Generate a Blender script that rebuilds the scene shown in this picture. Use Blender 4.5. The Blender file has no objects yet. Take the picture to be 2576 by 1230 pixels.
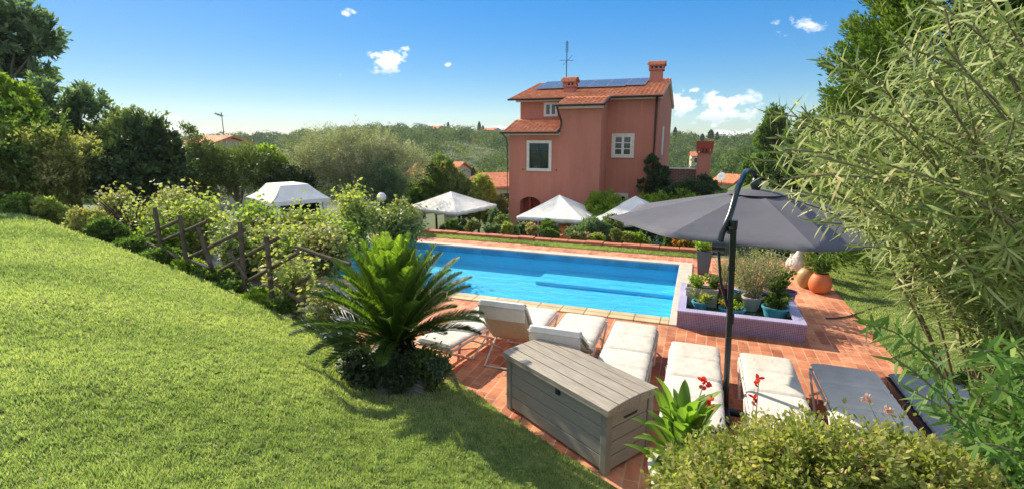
SKY_SAT=1.3; SUN_E=3.9; CLD=4.4; EXPO=1.08; HAZE=.00018
import bpy, math, random
import numpy as np
from mathutils import Vector, Matrix
R = math.radians
rng = np.random.default_rng(11)
random.seed(5)
SC = bpy.context.scene
COL = SC.collection

# ------------------------------------------------------------------ camera geometry
W, H, F, CX, CY = 2576., 1230., 1255., 1288., 615.
TH, YAW, CZ = math.atan(270/1255.), R(20.5), 2.9
CT, ST, CYW, SYW = math.cos(TH), math.sin(TH), math.cos(YAW), math.sin(YAW)
def ray(u, v):
    a = (u-CX)/F; b = -(v-CY)/F
    Y = CT+b*ST
    return Vector((CYW*a-SYW*Y, SYW*a+CYW*Y, -ST+b*CT)), Y
def P(u, v, z=0.):                       # point of height z
    r, _ = ray(u, v); t = (z-CZ)/r.z
    return Vector((r.x*t, r.y*t, z))
def PY(u, v, y):                         # point on the vertical plane at distance y
    r, _ = ray(u, v); t = y/r.y
    return Vector((r.x*t, y, CZ+r.z*t))
def PF(u, v, d):                         # point d metres ahead
    r, Y = ray(u, v); t = d/Y
    return Vector((r.x*t, r.y*t, CZ+r.z*t))
def mpp(d): return d/(F*1.0229)          # metres per pixel at d

# ------------------------------------------------------------------ materials
def newmat(name):
    m = bpy.data.materials.new(name); m.use_nodes = True
    nt = m.node_tree; nt.nodes.clear()
    out = nt.nodes.new('ShaderNodeOutputMaterial')
    return m, nt, out
def N(nt, t, **kw):
    n = nt.nodes.new(t)
    for k, v in kw.items(): setattr(n, k, v)
    return n
def ramp(nt, src, stops):
    r = N(nt, 'ShaderNodeValToRGB'); e = r.color_ramp.elements
    while len(e) < len(stops): e.new(0.5)
    for i, (p, c) in enumerate(stops):
        e[i].position = p; e[i].color = (c[0], c[1], c[2], 1)
    nt.links.new(src, r.inputs[0]); return r.outputs[0]
def noise_tex(nt, scale, detail=4, coord='Object', rough=.55, vec=None, mapscale=None):
    n = N(nt, 'ShaderNodeTexNoise'); n.inputs['Scale'].default_value = scale
    n.inputs['Detail'].default_value = detail; n.inputs['Roughness'].default_value = rough
    if vec is None:
        tc = N(nt, 'ShaderNodeTexCoord'); vec = tc.outputs[coord]
    if mapscale:
        mp = N(nt, 'ShaderNodeMapping'); mp.inputs['Scale'].default_value = mapscale
        nt.links.new(vec, mp.inputs[0]); vec = mp.outputs[0]
    nt.links.new(vec, n.inputs['Vector']); return n.outputs['Fac']
def bump(nt, h, strength, dist=.01):
    b = N(nt, 'ShaderNodeBump'); b.inputs['Strength'].default_value = strength; b.inputs['Distance'].default_value = dist
    nt.links.new(h, b.inputs['Height']); return b.outputs[0]
def pmat(name, c1, c2=None, rough=.6, scale=6., metal=0., bmp=0., bscale=40., bdist=.01, spec=.5, detail=5, lo=.3, hi=.7, mapscale=None, streak=0.):
    m, nt, out = newmat(name)
    p = N(nt, 'ShaderNodeBsdfPrincipled')
    p.inputs['Roughness'].default_value = rough; p.inputs['Metallic'].default_value = metal
    p.inputs['Specular IOR Level'].default_value = spec
    if c2 is None: c2 = tuple(x*.8 for x in c1)
    col = ramp(nt, noise_tex(nt, scale, detail, mapscale=mapscale), [(lo, c2), (hi, c1)])
    if streak:
        st = ramp(nt, noise_tex(nt, 1.6, 6, mapscale=(2.2, 2.2, .22), rough=.7), [(.35, (.82, .80, .78)), (.6, (1.05, 1.05, 1.05))])
        mx = N(nt, 'ShaderNodeMixRGB', blend_type='MULTIPLY'); mx.inputs[0].default_value = streak; nt.links.new(col, mx.inputs[1]); nt.links.new(st, mx.inputs[2]); col = mx.outputs[0]
    nt.links.new(col, p.inputs['Base Color'])
    if bmp: nt.links.new(bump(nt, noise_tex(nt, bscale, 4), bmp, bdist), p.inputs['Normal'])
    nt.links.new(p.outputs[0], out.inputs[0]); return m
def leafmat(name, stops, trans=.35, rough=.45, spec=.4, tmul=1.5):
    spec *= .5; rough = min(1, rough+.1)
    m, nt, out = newmat(name)
    at = N(nt, 'ShaderNodeAttribute', attribute_name='var')
    col = ramp(nt, at.outputs['Fac'], stops)
    p = N(nt, 'ShaderNodeBsdfPrincipled'); p.inputs['Roughness'].default_value = rough
    p.inputs['Specular IOR Level'].default_value = spec
    nt.links.new(col, p.inputs['Base Color'])
    t = N(nt, 'ShaderNodeBsdfTranslucent')
    mx = N(nt, 'ShaderNodeMixRGB', blend_type='MULTIPLY'); mx.inputs[0].default_value = 1
    mx.inputs[2].default_value = (tmul*1.1, tmul*1.25, tmul*.5, 1)
    nt.links.new(col, mx.inputs[1]); nt.links.new(mx.outputs[0], t.inputs[0])
    ms = N(nt, 'ShaderNodeMixShader'); ms.inputs[0].default_value = trans
    nt.links.new(p.outputs[0], ms.inputs[1]); nt.links.new(t.outputs[0], ms.inputs[2])
    nt.links.new(ms.outputs[0], out.inputs[0]); return m
def brickmat(name, c1, c2, mortar, bw, bh, ms=.008, rot=0, offset=.5, rough=.75, vec='XY', dirt=None, bmp=.3):
    m, nt, out = newmat(name)
    p = N(nt, 'ShaderNodeBsdfPrincipled'); p.inputs['Roughness'].default_value = rough
    p.inputs['Specular IOR Level'].default_value = .3
    g = N(nt, 'ShaderNodeNewGeometry'); sp = N(nt, 'ShaderNodeSeparateXYZ'); cb = N(nt, 'ShaderNodeCombineXYZ')
    nt.links.new(g.outputs['Position'], sp.inputs[0])
    for i, ax in enumerate(vec): nt.links.new(sp.outputs[ax], cb.inputs[i])
    # slight hand-laid wobble
    nz = N(nt, 'ShaderNodeTexNoise'); nz.inputs['Scale'].default_value = 1.3
    nt.links.new(cb.outputs[0], nz.inputs['Vector'])
    va = N(nt, 'ShaderNodeVectorMath', operation='MULTIPLY_ADD'); va.inputs[1].default_value = (.03, .03, 0)
    nt.links.new(nz.outputs['Color'], va.inputs[0]); nt.links.new(cb.outputs[0], va.inputs[2])
    b = N(nt, 'ShaderNodeTexBrick'); b.offset = offset
    b.inputs['Scale'].default_value = 1; b.inputs['Brick Width'].default_value = bw; b.inputs['Row Height'].default_value = bh
    b.inputs['Mortar Size'].default_value = ms; b.inputs['Mortar Smooth'].default_value = .3
    b.inputs['Color1'].default_value = (*c1, 1); b.inputs['Color2'].default_value = (*c2, 1); b.inputs['Mortar'].default_value = (*mortar, 1)
    nt.links.new(va.outputs[0], b.inputs['Vector'])
    f = ramp(nt, noise_tex(nt, 2.3, 8, rough=.65, vec=g.outputs['Position']), [(.3, dirt or (.62, .6, .6)), (.62, (1.1, 1.1, 1.1))])
    mx = N(nt, 'ShaderNodeMixRGB', blend_type='MULTIPLY'); mx.inputs[0].default_value = 1
    nt.links.new(b.outputs['Color'], mx.inputs[1]); nt.links.new(f, mx.inputs[2])
    nt.links.new(mx.outputs[0], p.inputs['Base Color'])
    inv = N(nt, 'ShaderNodeMath', operation='SUBTRACT'); inv.inputs[0].default_value = 1
    nt.links.new(b.outputs['Fac'], inv.inputs[1])
    nt.links.new(bump(nt, inv.outputs[0], bmp, .006), p.inputs['Normal'])
    nt.links.new(p.outputs[0], out.inputs[0]); return m

M = {}
M['plaster'] = pmat('plaster', (.53, .215, .15), (.465, .178, .122), .9, .9, streak=.55, bmp=.15, bscale=60, spec=.2, lo=.25, hi=.75)
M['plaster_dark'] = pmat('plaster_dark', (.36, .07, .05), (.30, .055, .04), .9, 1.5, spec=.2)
M['stone_trim'] = pmat('stone_trim', (.72, .68, .58), (.6, .56, .48), .8, 8)
M['white_paint'] = pmat('white_paint', (.78, .77, .73), (.7, .69, .66), .4, 4)
M['dark_metal'] = pmat('dark_metal', (.045, .035, .032), (.03, .025, .022), .4, 8, metal=.4)
M['pole_metal'] = pmat('pole_metal', (.018, .028, .03), (.012, .018, .02), .28, 6, metal=.3, spec=.7)
M['glass_dark'] = pmat('glass_dark', (.02, .035, .035), (.012, .02, .022), .08, 3, spec=.8)
M['shutter_green'] = pmat('shutter_green', (.02, .055, .055), (.012, .035, .035), .5, 8)
M['lattice_green'] = pmat('lattice_green', (.07, .21, .19), (.05, .16, .14), .6, 8)
M['brick_wall'] = brickmat('brick_wall', (.23, .08, .05), (.15, .055, .04), (.3, .27, .24), .25, .075, .008, vec='XZY')
M['deck'] = brickmat('deck_bricks', (.78, .33, .175), (.50, .165, .085), (.66, .42, .26), .28, .14, .007, vec='YXZ', dirt=(.55, .52, .53))
M['grey_paving'] = brickmat('grey_paving', (.42, .40, .40), (.33, .32, .33), (.2, .19, .18), .6, .4, .01, dirt=(.6, .58, .56))
M['coping'] = brickmat('coping_stone', (.62, .50, .30), (.55, .43, .25), (.25, .17, .1), .41, 2.0, .012, offset=0, dirt=(.8, .76, .7))
M['coping_pale'] = pmat('coping_pale', (.62, .55, .45), (.48, .42, .34), .85, 5, bmp=.2)
M['edge_terracotta'] = pmat('edge_terracotta', (.55, .18, .09), (.36, .11, .06), .85, 7, bmp=.3)
M['rock'] = pmat('rock', (.42, .38, .30), (.2, .18, .14), .9, 9, bmp=.6, bscale=25)
M['canvas'] = pmat('canvas', (.88, .86, .79), (.78, .76, .69), .85, 2.2, bmp=.25, bscale=5, bdist=.06, spec=.2, streak=.6)
M['curtain'] = pmat('curtain', (.62, .60, .48), (.5, .48, .38), .9, 3, spec=.2)
M['cushion'] = pmat('cushion', (.76, .72, .65), (.64, .60, .54), .9, 3.5, bmp=.35, bscale=9, bdist=.04, spec=.15, streak=.5)
M['sling'] = pmat('sling', (.55, .49, .39), (.47, .42, .33), .8, 30, bmp=.2, bscale=120, spec=.2)
M['frame_white'] = pmat('frame_white', (.7, .68, .62), (.58, .56, .5), .35, 10)
M['frame_dark'] = pmat('frame_dark', (.05, .05, .055), (.035, .035, .04), .4, 10)
M['parasol'] = pmat('parasol_cloth', (.135, .135, .155), (.115, .115, .132), .85, 2.5, bmp=.2, bscale=4, bdist=.05, spec=.15)
M['box_wood'] = pmat('box_plank', (.44, .39, .31), (.24, .21, .165), .6, 6, bmp=.35, bscale=12, bdist=.004, mapscale=(1, 14, 14))
M['box_side'] = pmat('box_side', (.37, .34, .28), (.28, .26, .215), .6, 6, bmp=.3, bscale=12, bdist=.004, mapscale=(1, 1, 14))
M['box_gap'] = pmat('box_gap', (.03, .035, .04), (.02, .022, .025), .6)
M['box_post'] = pmat('box_post', (.30, .27, .225), (.24, .22, .18), .6, 8)
M['mosaic'] = brickmat('purple_mosaic', (.27, .20, .32), (.18, .125, .24), (.45, .40, .50), .025, .025, .003, offset=0, vec='XZY', rough=.35, dirt=(.8, .8, .8))
M['mosaic_top'] = brickmat('lilac_mosaic', (.44, .40, .66), (.36, .32, .58), (.6, .55, .72), .025, .025, .003, offset=0, rough=.3, dirt=(.85, .85, .85))
M['turf_mat'] = pmat('turf_mat', (.03, .13, .07), (.015, .06, .035), .9, 20, bmp=.5)
M['pot_blue'] = pmat('pot_blue', (.11, .42, .55), (.08, .33, .46), .45, 8)
M['pot_white'] = pmat('pot_white', (.68, .63, .58), (.5, .46, .42), .75, 7, bmp=.2)
M['pot_cream'] = pmat('pot_cream', (.55, .50, .42), (.45, .41, .34), .8, 6)
M['pot_slate'] = pmat('pot_slate', (.085, .11, .13), (.065, .085, .10), .55, 6)
M['pot_maroon'] = pmat('pot_maroon', (.24, .025, .06), (.17, .02, .04), .5, 6)
M['pot_purple'] = pmat('pot_purple', (.10, .08, .26), (.07, .055, .19), .4, 6)
M['pot_orange'] = pmat('pot_orange', (.62, .17, .045), (.48, .12, .035), .6, 5)
M['pot_ochre'] = pmat('pot_ochre', (.42, .32, .11), (.30, .16, .06), .5, 5)
M['urn_white'] = pmat('urn_white', (.72, .68, .62), (.50, .43, .37), .8, 7, bmp=.4, bscale=20)
M['soil'] = pmat('soil', (.09, .06, .04), (.05, .035, .025), .95, 15, bmp=.5)
M['bark'] = pmat('bark', (.11, .085, .06), (.045, .035, .028), .98, 8, spec=.08, bmp=.7, bscale=25, bdist=.02)
M['bark_grey'] = pmat('bark_grey', (.24, .21, .17), (.14, .12, .10), .95, 8, bmp=.7, bscale=25, bdist=.02)
M['branch'] = pmat('branch', (.26, .23, .16), (.15, .13, .08), .9, 9, spec=.1)
M['palm_trunk'] = pmat('palm_trunk', (.04, .032, .024), (.018, .015, .012), .98, 9, spec=.05, bmp=.6)
M['fence_wood'] = pmat('fence_wood', (.15, .12, .09), (.07, .055, .042), .95, 9, spec=.1, bmp=.6, bscale=30)
M['lawn_soil'] = pmat('lawn_base', (.13, .16, .03), (.08, .11, .02), .95, 2.2, detail=9, bmp=.8, bscale=14, bdist=.04)
M['ground'] = pmat('garden_ground', (.10, .14, .04), (.07, .085, .03), .95, .9, detail=9, bmp=.6, bscale=6, bdist=.1)
M['liner_dark'] = pmat('pool_step_liner', (.04, .49, .77), (.035, .43, .70), .6, 1.4)
M['tile_band'] = brickmat('waterline_tile', (.05, .28, .50), (.045, .24, .45), (.10, .32, .50), .1, .1, .004, offset=0, vec='XZY', rough=.3)
M['liner'] = pmat('pool_liner', (.05, .62, .90), (.045, .55, .84), .6, 1.4)
M['lamp_globe'] = pmat('lamp_globe', (.82, .82, .78), (.76, .76, .72), .25, 3)
M['rubber'] = pmat('rubber', (.02, .02, .02), (.012, .012, .012), .45)
M['flower_red'] = leafmat('petal_red', [(0, (.55, .01, .03)), (1, (.75, .05, .05))], .3)
M['flower_pink'] = leafmat('petal_pink', [(0, (.6, .22, .18)), (1, (.75, .55, .48))], .3, tmul=1)
M['flower_orange'] = leafmat('petal_orange', [(0, (.65, .2, .03)), (1, (.75, .4, .08))], .3, tmul=1)
M['roof_cream'] = pmat('wall_cream', (.6, .52, .38), (.5, .43, .3), .9, 3)
M['wall_pink'] = pmat('wall_pink', (.52, .26, .2), (.45, .22, .17), .9, 3)
M['wall_grey'] = pmat('wall_grey', (.42, .40, .40), (.34, .32, .32), .9, 3)

# leaf palettes (albedo)
L_ = dict(
 olive=leafmat('leaf_olive', [(0, (.16, .17, .10)), (.5, (.34, .35, .23)), (1, (.56, .57, .44))], .35, tmul=1.0),
 olive_green=leafmat('leaf_olive_green', [(0, (.09, .12, .04)), (.6, (.2, .25, .085)), (1, (.34, .38, .17))], .28, tmul=1.3),
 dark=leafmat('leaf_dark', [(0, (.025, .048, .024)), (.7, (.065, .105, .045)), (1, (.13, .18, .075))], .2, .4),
 mid=leafmat('leaf_mid', [(0, (.05, .10, .025)), (.6, (.12, .19, .045)), (1, (.22, .29, .075))], .35),
 bright=leafmat('leaf_bright', [(0, (.12, .19, .03)), (.6, (.25, .34, .05)), (1, (.38, .44, .09))], .42),
 yellow=leafmat('leaf_yellow', [(0, (.14, .19, .05)), (.5, (.30, .35, .10)), (.85, (.45, .45, .16)), (1, (.45, .32, .18))], .4),
 autumn=leafmat('leaf_autumn', [(0, (.14, .17, .05)), (.5, (.31, .32, .12)), (.8, (.46, .40, .19)), (1, (.46, .31, .23))], .38),
 blue=leafmat('leaf_bluegreen', [(0, (.06, .105, .06)), (.6, (.15, .215, .125)), (1, (.29, .36, .23))], .36),
 conifer=leafmat('leaf_conifer', [(0, (.05, .10, .025)), (.6, (.13, .20, .045)), (1, (.26, .31, .08))], .28, .7, .15),
 cycad=leafmat('leaf_cycad', [(0, (.025, .055, .016)), (.5, (.085, .14, .024)), (1, (.22, .30, .04))], .48, .35, tmul=1.6),
 cycad_old=leafmat('leaf_cycad_old', [(0, (.06, .08, .06)), (.6, (.15, .17, .13)), (1, (.25, .26, .2))], .25, .5),
 oleander=leafmat('leaf_oleander', [(0, (.06, .10, .035)), (.35, (.18, .24, .07)), (.7, (.34, .38, .15)), (.92, (.54, .50, .27)), (1, (.64, .46, .14))], .32, .42, .3),
 oleander_green=leafmat('leaf_oleander_green', [(0, (.05, .12, .03)), (.6, (.14, .25, .055)), (1, (.3, .38, .11))], .4, .38, .4),
 straw=leafmat('leaf_straw', [(0, (.16, .13, .08)), (1, (.38, .31, .2))], .2, .7),
 canna=leafmat('leaf_canna', [(0, (.09, .17, .03)), (1, (.24, .36, .07))], .45, .35),
 abelia=leafmat('leaf_abelia', [(0, (.10, .14, .03)), (.4, (.22, .25, .07)), (.8, (.42, .39, .14)), (1, (.52, .36, .2))], .4),
 lavender=leafmat('leaf_lavender', [(0, (.2, .2, .1)), (.6, (.38, .36, .21)), (1, (.55, .48, .34))], .25, .6),
 wood=leafmat('leaf_wood', [(0, (.022, .05, .028)), (.35, (.07, .11, .05)), (.65, (.15, .19, .075)), (.88, (.26, .28, .11)), (1, (.36, .34, .16))], .25, .9, .05),
 weed=leafmat('leaf_weed', [(0, (.09, .15, .04)), (1, (.22, .29, .09))], .3, .9, .05),
 grass=leafmat('leaf_grass', [(0, (.11, .17, .055)), (.5, (.31, .375, .165)), (.93, (.50, .52, .24)), (1, (.54, .50, .33))], .36, .6, .15),
)

# ------------------------------------------------------------------ objects
def tag(o, label=None, cat=None, group=None, kind=None):
    if label: o['label'] = label
    if cat: o['category'] = cat
    if group: o['group'] = group
    if kind: o['kind'] = kind
    return o
def thing(name, label, cat, loc=(0, 0, 0), rz=0., group=None):
    o = bpy.data.objects.new(name, None); COL.objects.link(o)
    o.empty_display_size = .1
    o.location = loc; o.rotation_euler = (0, 0, rz)
    return tag(o, label, cat, group)
def link(name, me, m, parent=None):
    o = bpy.data.objects.new(name, me); COL.objects.link(o)
    if m is not None: me.materials.append(m)
    if parent is not None: o.parent = parent
    return o
def copy_tree(o, parent=None):
    c = o.copy(); COL.objects.link(c)
    if parent is not None: c.parent = parent
    for ch in [x for x in bpy.data.objects if x.parent == o]: copy_tree(ch, c)
    return c

class MB:
    def __init__(s): s.v = []; s.f = []
    def add(s, vs, fs):
        o = len(s.v); s.v += [tuple(x) for x in vs]; s.f += [tuple(i+o for i in f) for f in fs]; return s
    def box(s, x0, x1, y0, y1, z0, z1, bev=0.):
        if bev <= 0:
            return s.add([(x0,y0,z0),(x1,y0,z0),(x1,y1,z0),(x0,y1,z0),(x0,y0,z1),(x1,y0,z1),(x1,y1,z1),(x0,y1,z1)],
                  [(3,2,1,0),(4,5,6,7),(0,1,5,4),(1,2,6,5),(2,3,7,6),(3,0,4,7)])
        bm = bmesh_box(x0, x1, y0, y1, z0, z1, bev)
        return s.add(*bm)
    def prism(s, prof, axis, a, b):           # closed profile extruded along axis
        n = len(prof)
        def pt(p, t):
            return (t, p[0], p[1]) if axis == 'x' else ((p[0], t, p[1]) if axis == 'y' else (p[0], p[1], t))
        vs = [pt(p, a) for p in prof]+[pt(p, b) for p in prof]
        fs = [tuple(range(n))[::-1], tuple(range(n, 2*n))]+[(i, (i+1) % n, n+(i+1) % n, n+i) for i in range(n)]
        return s.add(vs, fs)
    def tube(s, pts, rad, n=8, cap=True):
        pts = [Vector(p) for p in pts]
        if not hasattr(rad, '__len__'): rad = [rad]*len(pts)
        vs = []; fs = []; up = None
        for i, p in enumerate(pts):
            d = (pts[min(i+1, len(pts)-1)]-pts[max(i-1, 0)]).normalized()
            if up is None:
                up = Vector((0, 0, 1)) if abs(d.z) < .9 else Vector((1, 0, 0))
            a = d.cross(up).normalized(); b = d.cross(a).normalized(); up = -b if False else up
            for k in range(n):
                t = 2*math.pi*k/n
                vs.append(p+(a*math.cos(t)+b*math.sin(t))*rad[i])
        for i in range(len(pts)-1):
            for k in range(n):
                fs.append((i*n+k, i*n+(k+1) % n, (i+1)*n+(k+1) % n, (i+1)*n+k))
        if cap:
            fs.append(tuple(range(n))); fs.append(tuple(range((len(pts)-1)*n, len(pts)*n))[::-1])
        return s.add(vs, fs)
    def lathe(s, prof, n=24, c=(0, 0, 0), sx=1., sy=1.):
        vs = []; fs = []
        for (r, z) in prof:
            for k in range(n):
                t = 2*math.pi*k/n; vs.append((c[0]+r*sx*math.cos(t), c[1]+r*sy*math.sin(t), c[2]+z))
        for i in range(len(prof)-1):
            for k in range(n): fs.append((i*n+k, i*n+(k+1) % n, (i+1)*n+(k+1) % n, (i+1)*n+k))
        fs.append(tuple(range(n))[::-1]); fs.append(tuple(range((len(prof)-1)*n, len(prof)*n)))
        return s.add(vs, fs)
    def quad(s, a, b, c, d): return s.add([a, b, c, d], [(0, 1, 2, 3)])
    def build(s, name, m, parent=None, smooth=False, off=None):
        me = bpy.data.meshes.new(name)
        vs = s.v if off is None else [(x-off[0], y-off[1], z-off[2]) for x, y, z in s.v]
        me.from_pydata(vs, [], s.f)
        if smooth:
            me.polygons.foreach_set('use_smooth', [True]*len(me.polygons))
            try: me.set_sharp_from_angle(angle=R(40))
            except Exception: pass
        me.update()
        return link(name, me, m, parent)
import bmesh
def bmesh_box(x0, x1, y0, y1, z0, z1, bev):
    bm = bmesh.new(); bmesh.ops.create_cube(bm, size=1)
    for v in bm.verts:
        v.co = Vector(((x0+x1)/2+v.co.x*(x1-x0), (y0+y1)/2+v.co.y*(y1-y0), (z0+z1)/2+v.co.z*(z1-z0)))
    bmesh.ops.bevel(bm, geom=bm.edges[:], offset=bev, segments=2, profile=.6, affect='EDGES')
    bm.verts.index_update()
    r = [tuple(v.co) for v in bm.verts], [tuple(v.index for v in f.verts) for f in bm.faces]
    bm.free(); return r
def struct(o): o['kind'] = 'structure'; return o

# ------------------------------------------------------------------ foliage
def npmesh(name, V, polysize, idx, var=None, m=None, parent=None, smooth=False):
    """V (n,3); idx list of (array (k,s)) face index arrays"""
    me = bpy.data.meshes.new(name)
    me.vertices.add(len(V)); me.vertices.foreach_set('co', np.ascontiguousarray(V, dtype=np.float32).ravel())
    loops = np.concatenate([a.ravel() for a in idx]).astype(np.int32)
    sizes = np.concatenate([np.full(len(a), a.shape[1]) for a in idx]); starts = np.concatenate([[0], np.cumsum(sizes)[:-1]]).astype(np.int32)
    me.loops.add(len(loops)); me.loops.foreach_set('vertex_index', loops)
    me.polygons.add(len(sizes)); me.polygons.foreach_set('loop_start', starts)
    if smooth: me.polygons.foreach_set('use_smooth', np.ones(len(sizes), dtype=bool))
    me.update(calc_edges=True)
    if var is not None:
        at = me.attributes.new('var', 'FLOAT', 'POINT'); at.data.foreach_set('value', np.ascontiguousarray(var, dtype=np.float32))
    return link(name, me, m, parent)
def unit(a): return a/np.maximum(np.linalg.norm(a, axis=1, keepdims=True), 1e-9)
def leaf_arrays(C, D, Nn, L, Wd, shape='quad', droop=.15):
    n = len(C); L = np.broadcast_to(np.asarray(L, float), (n,))[:, None]; Wd = np.broadcast_to(np.asarray(Wd, float), (n,))[:, None]
    S = unit(np.cross(D, Nn)); Nn = np.cross(S, D)
    if shape == 'quad':
        V = np.stack([C, C+D*L*.5+S*Wd/2, C+D*L-Nn*L*droop, C+D*L*.5-S*Wd/2], 1)
        i = np.arange(n)[:, None]*4; F = [i+np.array([[0, 1, 2, 3]])]; k = 4
    else:
        V = np.stack([C, C+D*L*.3+S*Wd*.45+Nn*Wd*.1, C+D*L*.3-S*Wd*.45+Nn*Wd*.1,
                      C+D*L*.68-Nn*L*droop*.4+S*Wd*.42, C+D*L*.68-Nn*L*droop*.4-S*Wd*.42, C+D*L-Nn*L*droop], 1)
        i = np.arange(n)[:, None]*6
        F = [i+np.array([[0, 1, 2]]), i+np.array([[1, 3, 4, 2]]), i+np.array([[3, 5, 4]])]; k = 6
    return V.reshape(-1, 3), F, k
def leaves(name, C, D, Nn, L, Wd, m, parent=None, shape='quad', var=None, droop=.15):
    V, F, k = leaf_arrays(C, D, Nn, L, Wd, shape, droop)
    if var is None: var = rng.random(len(C))
    return npmesh(name, V, k, F, np.repeat(var, k), m, parent)
def crown_points(blobs, n, clump=40, cr=.14, shell=.5, shoot=0.):
    B = np.array(blobs, float); w = (B[:, 3]*B[:, 4]+B[:, 4]*B[:, 5]+B[:, 3]*B[:, 5]); w /= w.sum()
    K = max(3, n//clump); bi = rng.choice(len(B), K, p=w)
    d = unit(rng.normal(size=(K, 3))); rad = (shell+(1-shell)*rng.random(K)**.5)[:, None]
    cc = B[bi, :3]+d*B[bi, 3:]*rad; cv = rng.random(K)
    ci = rng.integers(0, K, n); rr = B[bi[ci], 3:].mean(1)[:, None]
    pts = cc[ci]+rng.normal(size=(n, 3))*rr*cr*(1 if not shoot else .55)
    if shoot:
        ax = unit(d*.55+np.array([0, 0, .8])+.35*rng.normal(size=(K, 3))); tt = rng.random(n)[:, None]; pts = pts+ax[ci]*tt*rr*shoot*(.5+rng.random(K)[ci][:, None])
    out = unit(.6*d[ci]+.55*unit(rng.normal(size=(n, 3)))+np.array([0, 0, .15]))
    return pts, out, cv[ci]
def crown(name, blobs, n, L, Wd, m, parent=None, loc=(0, 0, 0), clump=40, cr=.14, shell=.5, shape='quad', up=.5, vclump=.6, droop=.15, zmin=None, shoot=0.):
    pts, out, cv = crown_points(blobs, n, clump, cr, shell, shoot)
    if zmin is not None:
        k = pts[:, 2] > zmin; pts, out, cv = pts[k], out[k], cv[k]; n = len(pts)
    Nn = unit(rng.normal(size=(n, 3))+np.array([0, 0, up])+out*.3)
    Ls = L*(.6+.7*rng.random(n)); Ws = Wd*(.7+.5*rng.random(n))
    var = np.clip(vclump*cv+(1-vclump)*rng.random(n), 0, 1)
    return leaves(name, pts-np.array(loc), out, Nn, Ls, Ws, m, parent, shape, var, droop)
def autoblobs(c, rx, ry, rz, m, rmin=.32, rmax=.5):
    out = []
    for i in range(m):
        while True:
            p = rng.uniform(-1, 1, 3)
            if np.linalg.norm(p) < 1: break
        r = rng.uniform(rmin, rmax)
        p = p*(1-r*.9)
        out.append((c[0]+p[0]*rx, c[1]+p[1]*ry, c[2]+p[2]*rz, rx*r, ry*r, rz*r))
    return out
def stems_mesh(base, blobs, r0, loc, k=8, name='trunk', m=None, parent=None, trunk_h=None):
    mb = MB(); base = Vector(base)
    cm = Vector(np.array(blobs)[:, :3].mean(0))
    fork = base+(cm-base)*.45; fork.x = base.x+(cm.x-base.x)*.3; fork.y = base.y+(cm.y-base.y)*.3
    if trunk_h: fork.z = base.z+trunk_h
    mid = (base+fork)/2+Vector((random.uniform(-.5, .5)*r0*2, random.uniform(-.5, .5)*r0*2, 0))
    mb.tube([base-Vector((0, 0, .15)), mid, fork], [r0*1.25, r0, r0*.8], 8)
    bl = sorted(blobs, key=lambda b: random.random())[:k]
    for b in bl:
        e = Vector(b[:3])+Vector((0, 0, b[5]*.4)); q = fork+(e-fork)*.5+Vector((random.uniform(-.1, .1), random.uniform(-.1, .1), .1))*(e-fork).length
        mb.tube([fork, q, e], [r0*.55, r0*.35, r0*.1], 6)
    return mb.build(name, m or M['bark'], parent, True, off=loc)
def plant(name, label, cat, base, blobs, n, L, Wd, lm, trunk_r=.05, group=None, fol='crown', bark=None, kb=8, trunk_h=None, **kw):
    t = thing(name, label, cat, base, 0, group)
    stems_mesh(base, blobs, trunk_r, base, kb, 'trunk' if fol == 'crown' else 'stem', bark, t, trunk_h)
    crown(fol, blobs, n, L, Wd, lm, t, base, **kw)
    return t
def pxplant(name, label, cat, u0, v0, u1, v1, d, gz, n, L, Wd, lm, m=9, trunk_r=.06, dr=None, rmin=.34, rmax=.52, **kw):
    c = PF((u0+u1)/2, (v0+v1)/2, d); s = mpp(d)
    rx = (u1-u0)/2*s*1.14; rz = (v1-v0)/2*s*1.14; ry = dr or rx*.8
    bl = autoblobs(c, rx, ry, rz, m, rmin, rmax)
    # rotate the spread so that it is across the view
    out = []
    for b in bl:
        dx, dy = b[0]-c.x, b[1]-c.y
        out.append((c.x+dx*CYW-dy*SYW, c.y+dx*SYW+dy*CYW, b[2], b[3], b[4], b[5]))
    base = (c.x, c.y, gz)
    return plant(name, label, cat, base, out, n, L, Wd, lm, trunk_r, **kw)
# ================================================================== THE SETTING
SUN_AZ = Vector((-.88, .47, 0)).normalized(); SUN_EL = R(31.5)
def smooth(a, b, x):
    t = np.clip((x-a)/(b-a), 0, 1); return t*t*(3-2*t)
def ridge_z(u):
    vt = np.interp(u, [-600, 0, 450, 700, 930, 1000, 1280, 1700, 1780, 1900, 2100, 2600, 3200],
                   [362, 360, 356, 346, 328, 332, 338, 344, 360, 360, 356, 350, 350])
    return vt
def Tz(x, y):
    x = np.asarray(x, float); y = np.asarray(y, float)
    fwd = -x*SYW+y*CYW; lat = x*CYW+y*SYW
    u = CX+F*1.0229*lat/np.maximum(fwd, 1.)
    z = np.where(True, -.06, 0.)*np.ones_like(x)
    drop = smooth(13.55, 15.2, y)*smooth(4.5, 1.0, x)
    z = z*(1-drop)+(-2.2)*drop
    lf = smooth(-9.5, -12.5, x)*smooth(9.0, 12.5, y)*(1-drop)
    z = z-1.1*lf
    # valley and far ridge
    va = smooth(26, 110, fwd)
    side = smooth(1650, 1900, u)
    z = z*(1-va)+(-10.5+4.5*side)*va
    rz = CZ+(345-ridge_z(u))*420/(F*1.0229)-3.5
    up = smooth(120, 420, fwd)**.85
    z = z+(rz-(-10.5+4.5*side))*up*va
    z = z+va*3.6*np.sin(x*.026+1.3+.8*np.sin(y*.012))*np.sin(y*.021+.4)*smooth(60, 130, fwd)*(1-smooth(330, 400, fwd)*.85)
    return z
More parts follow.
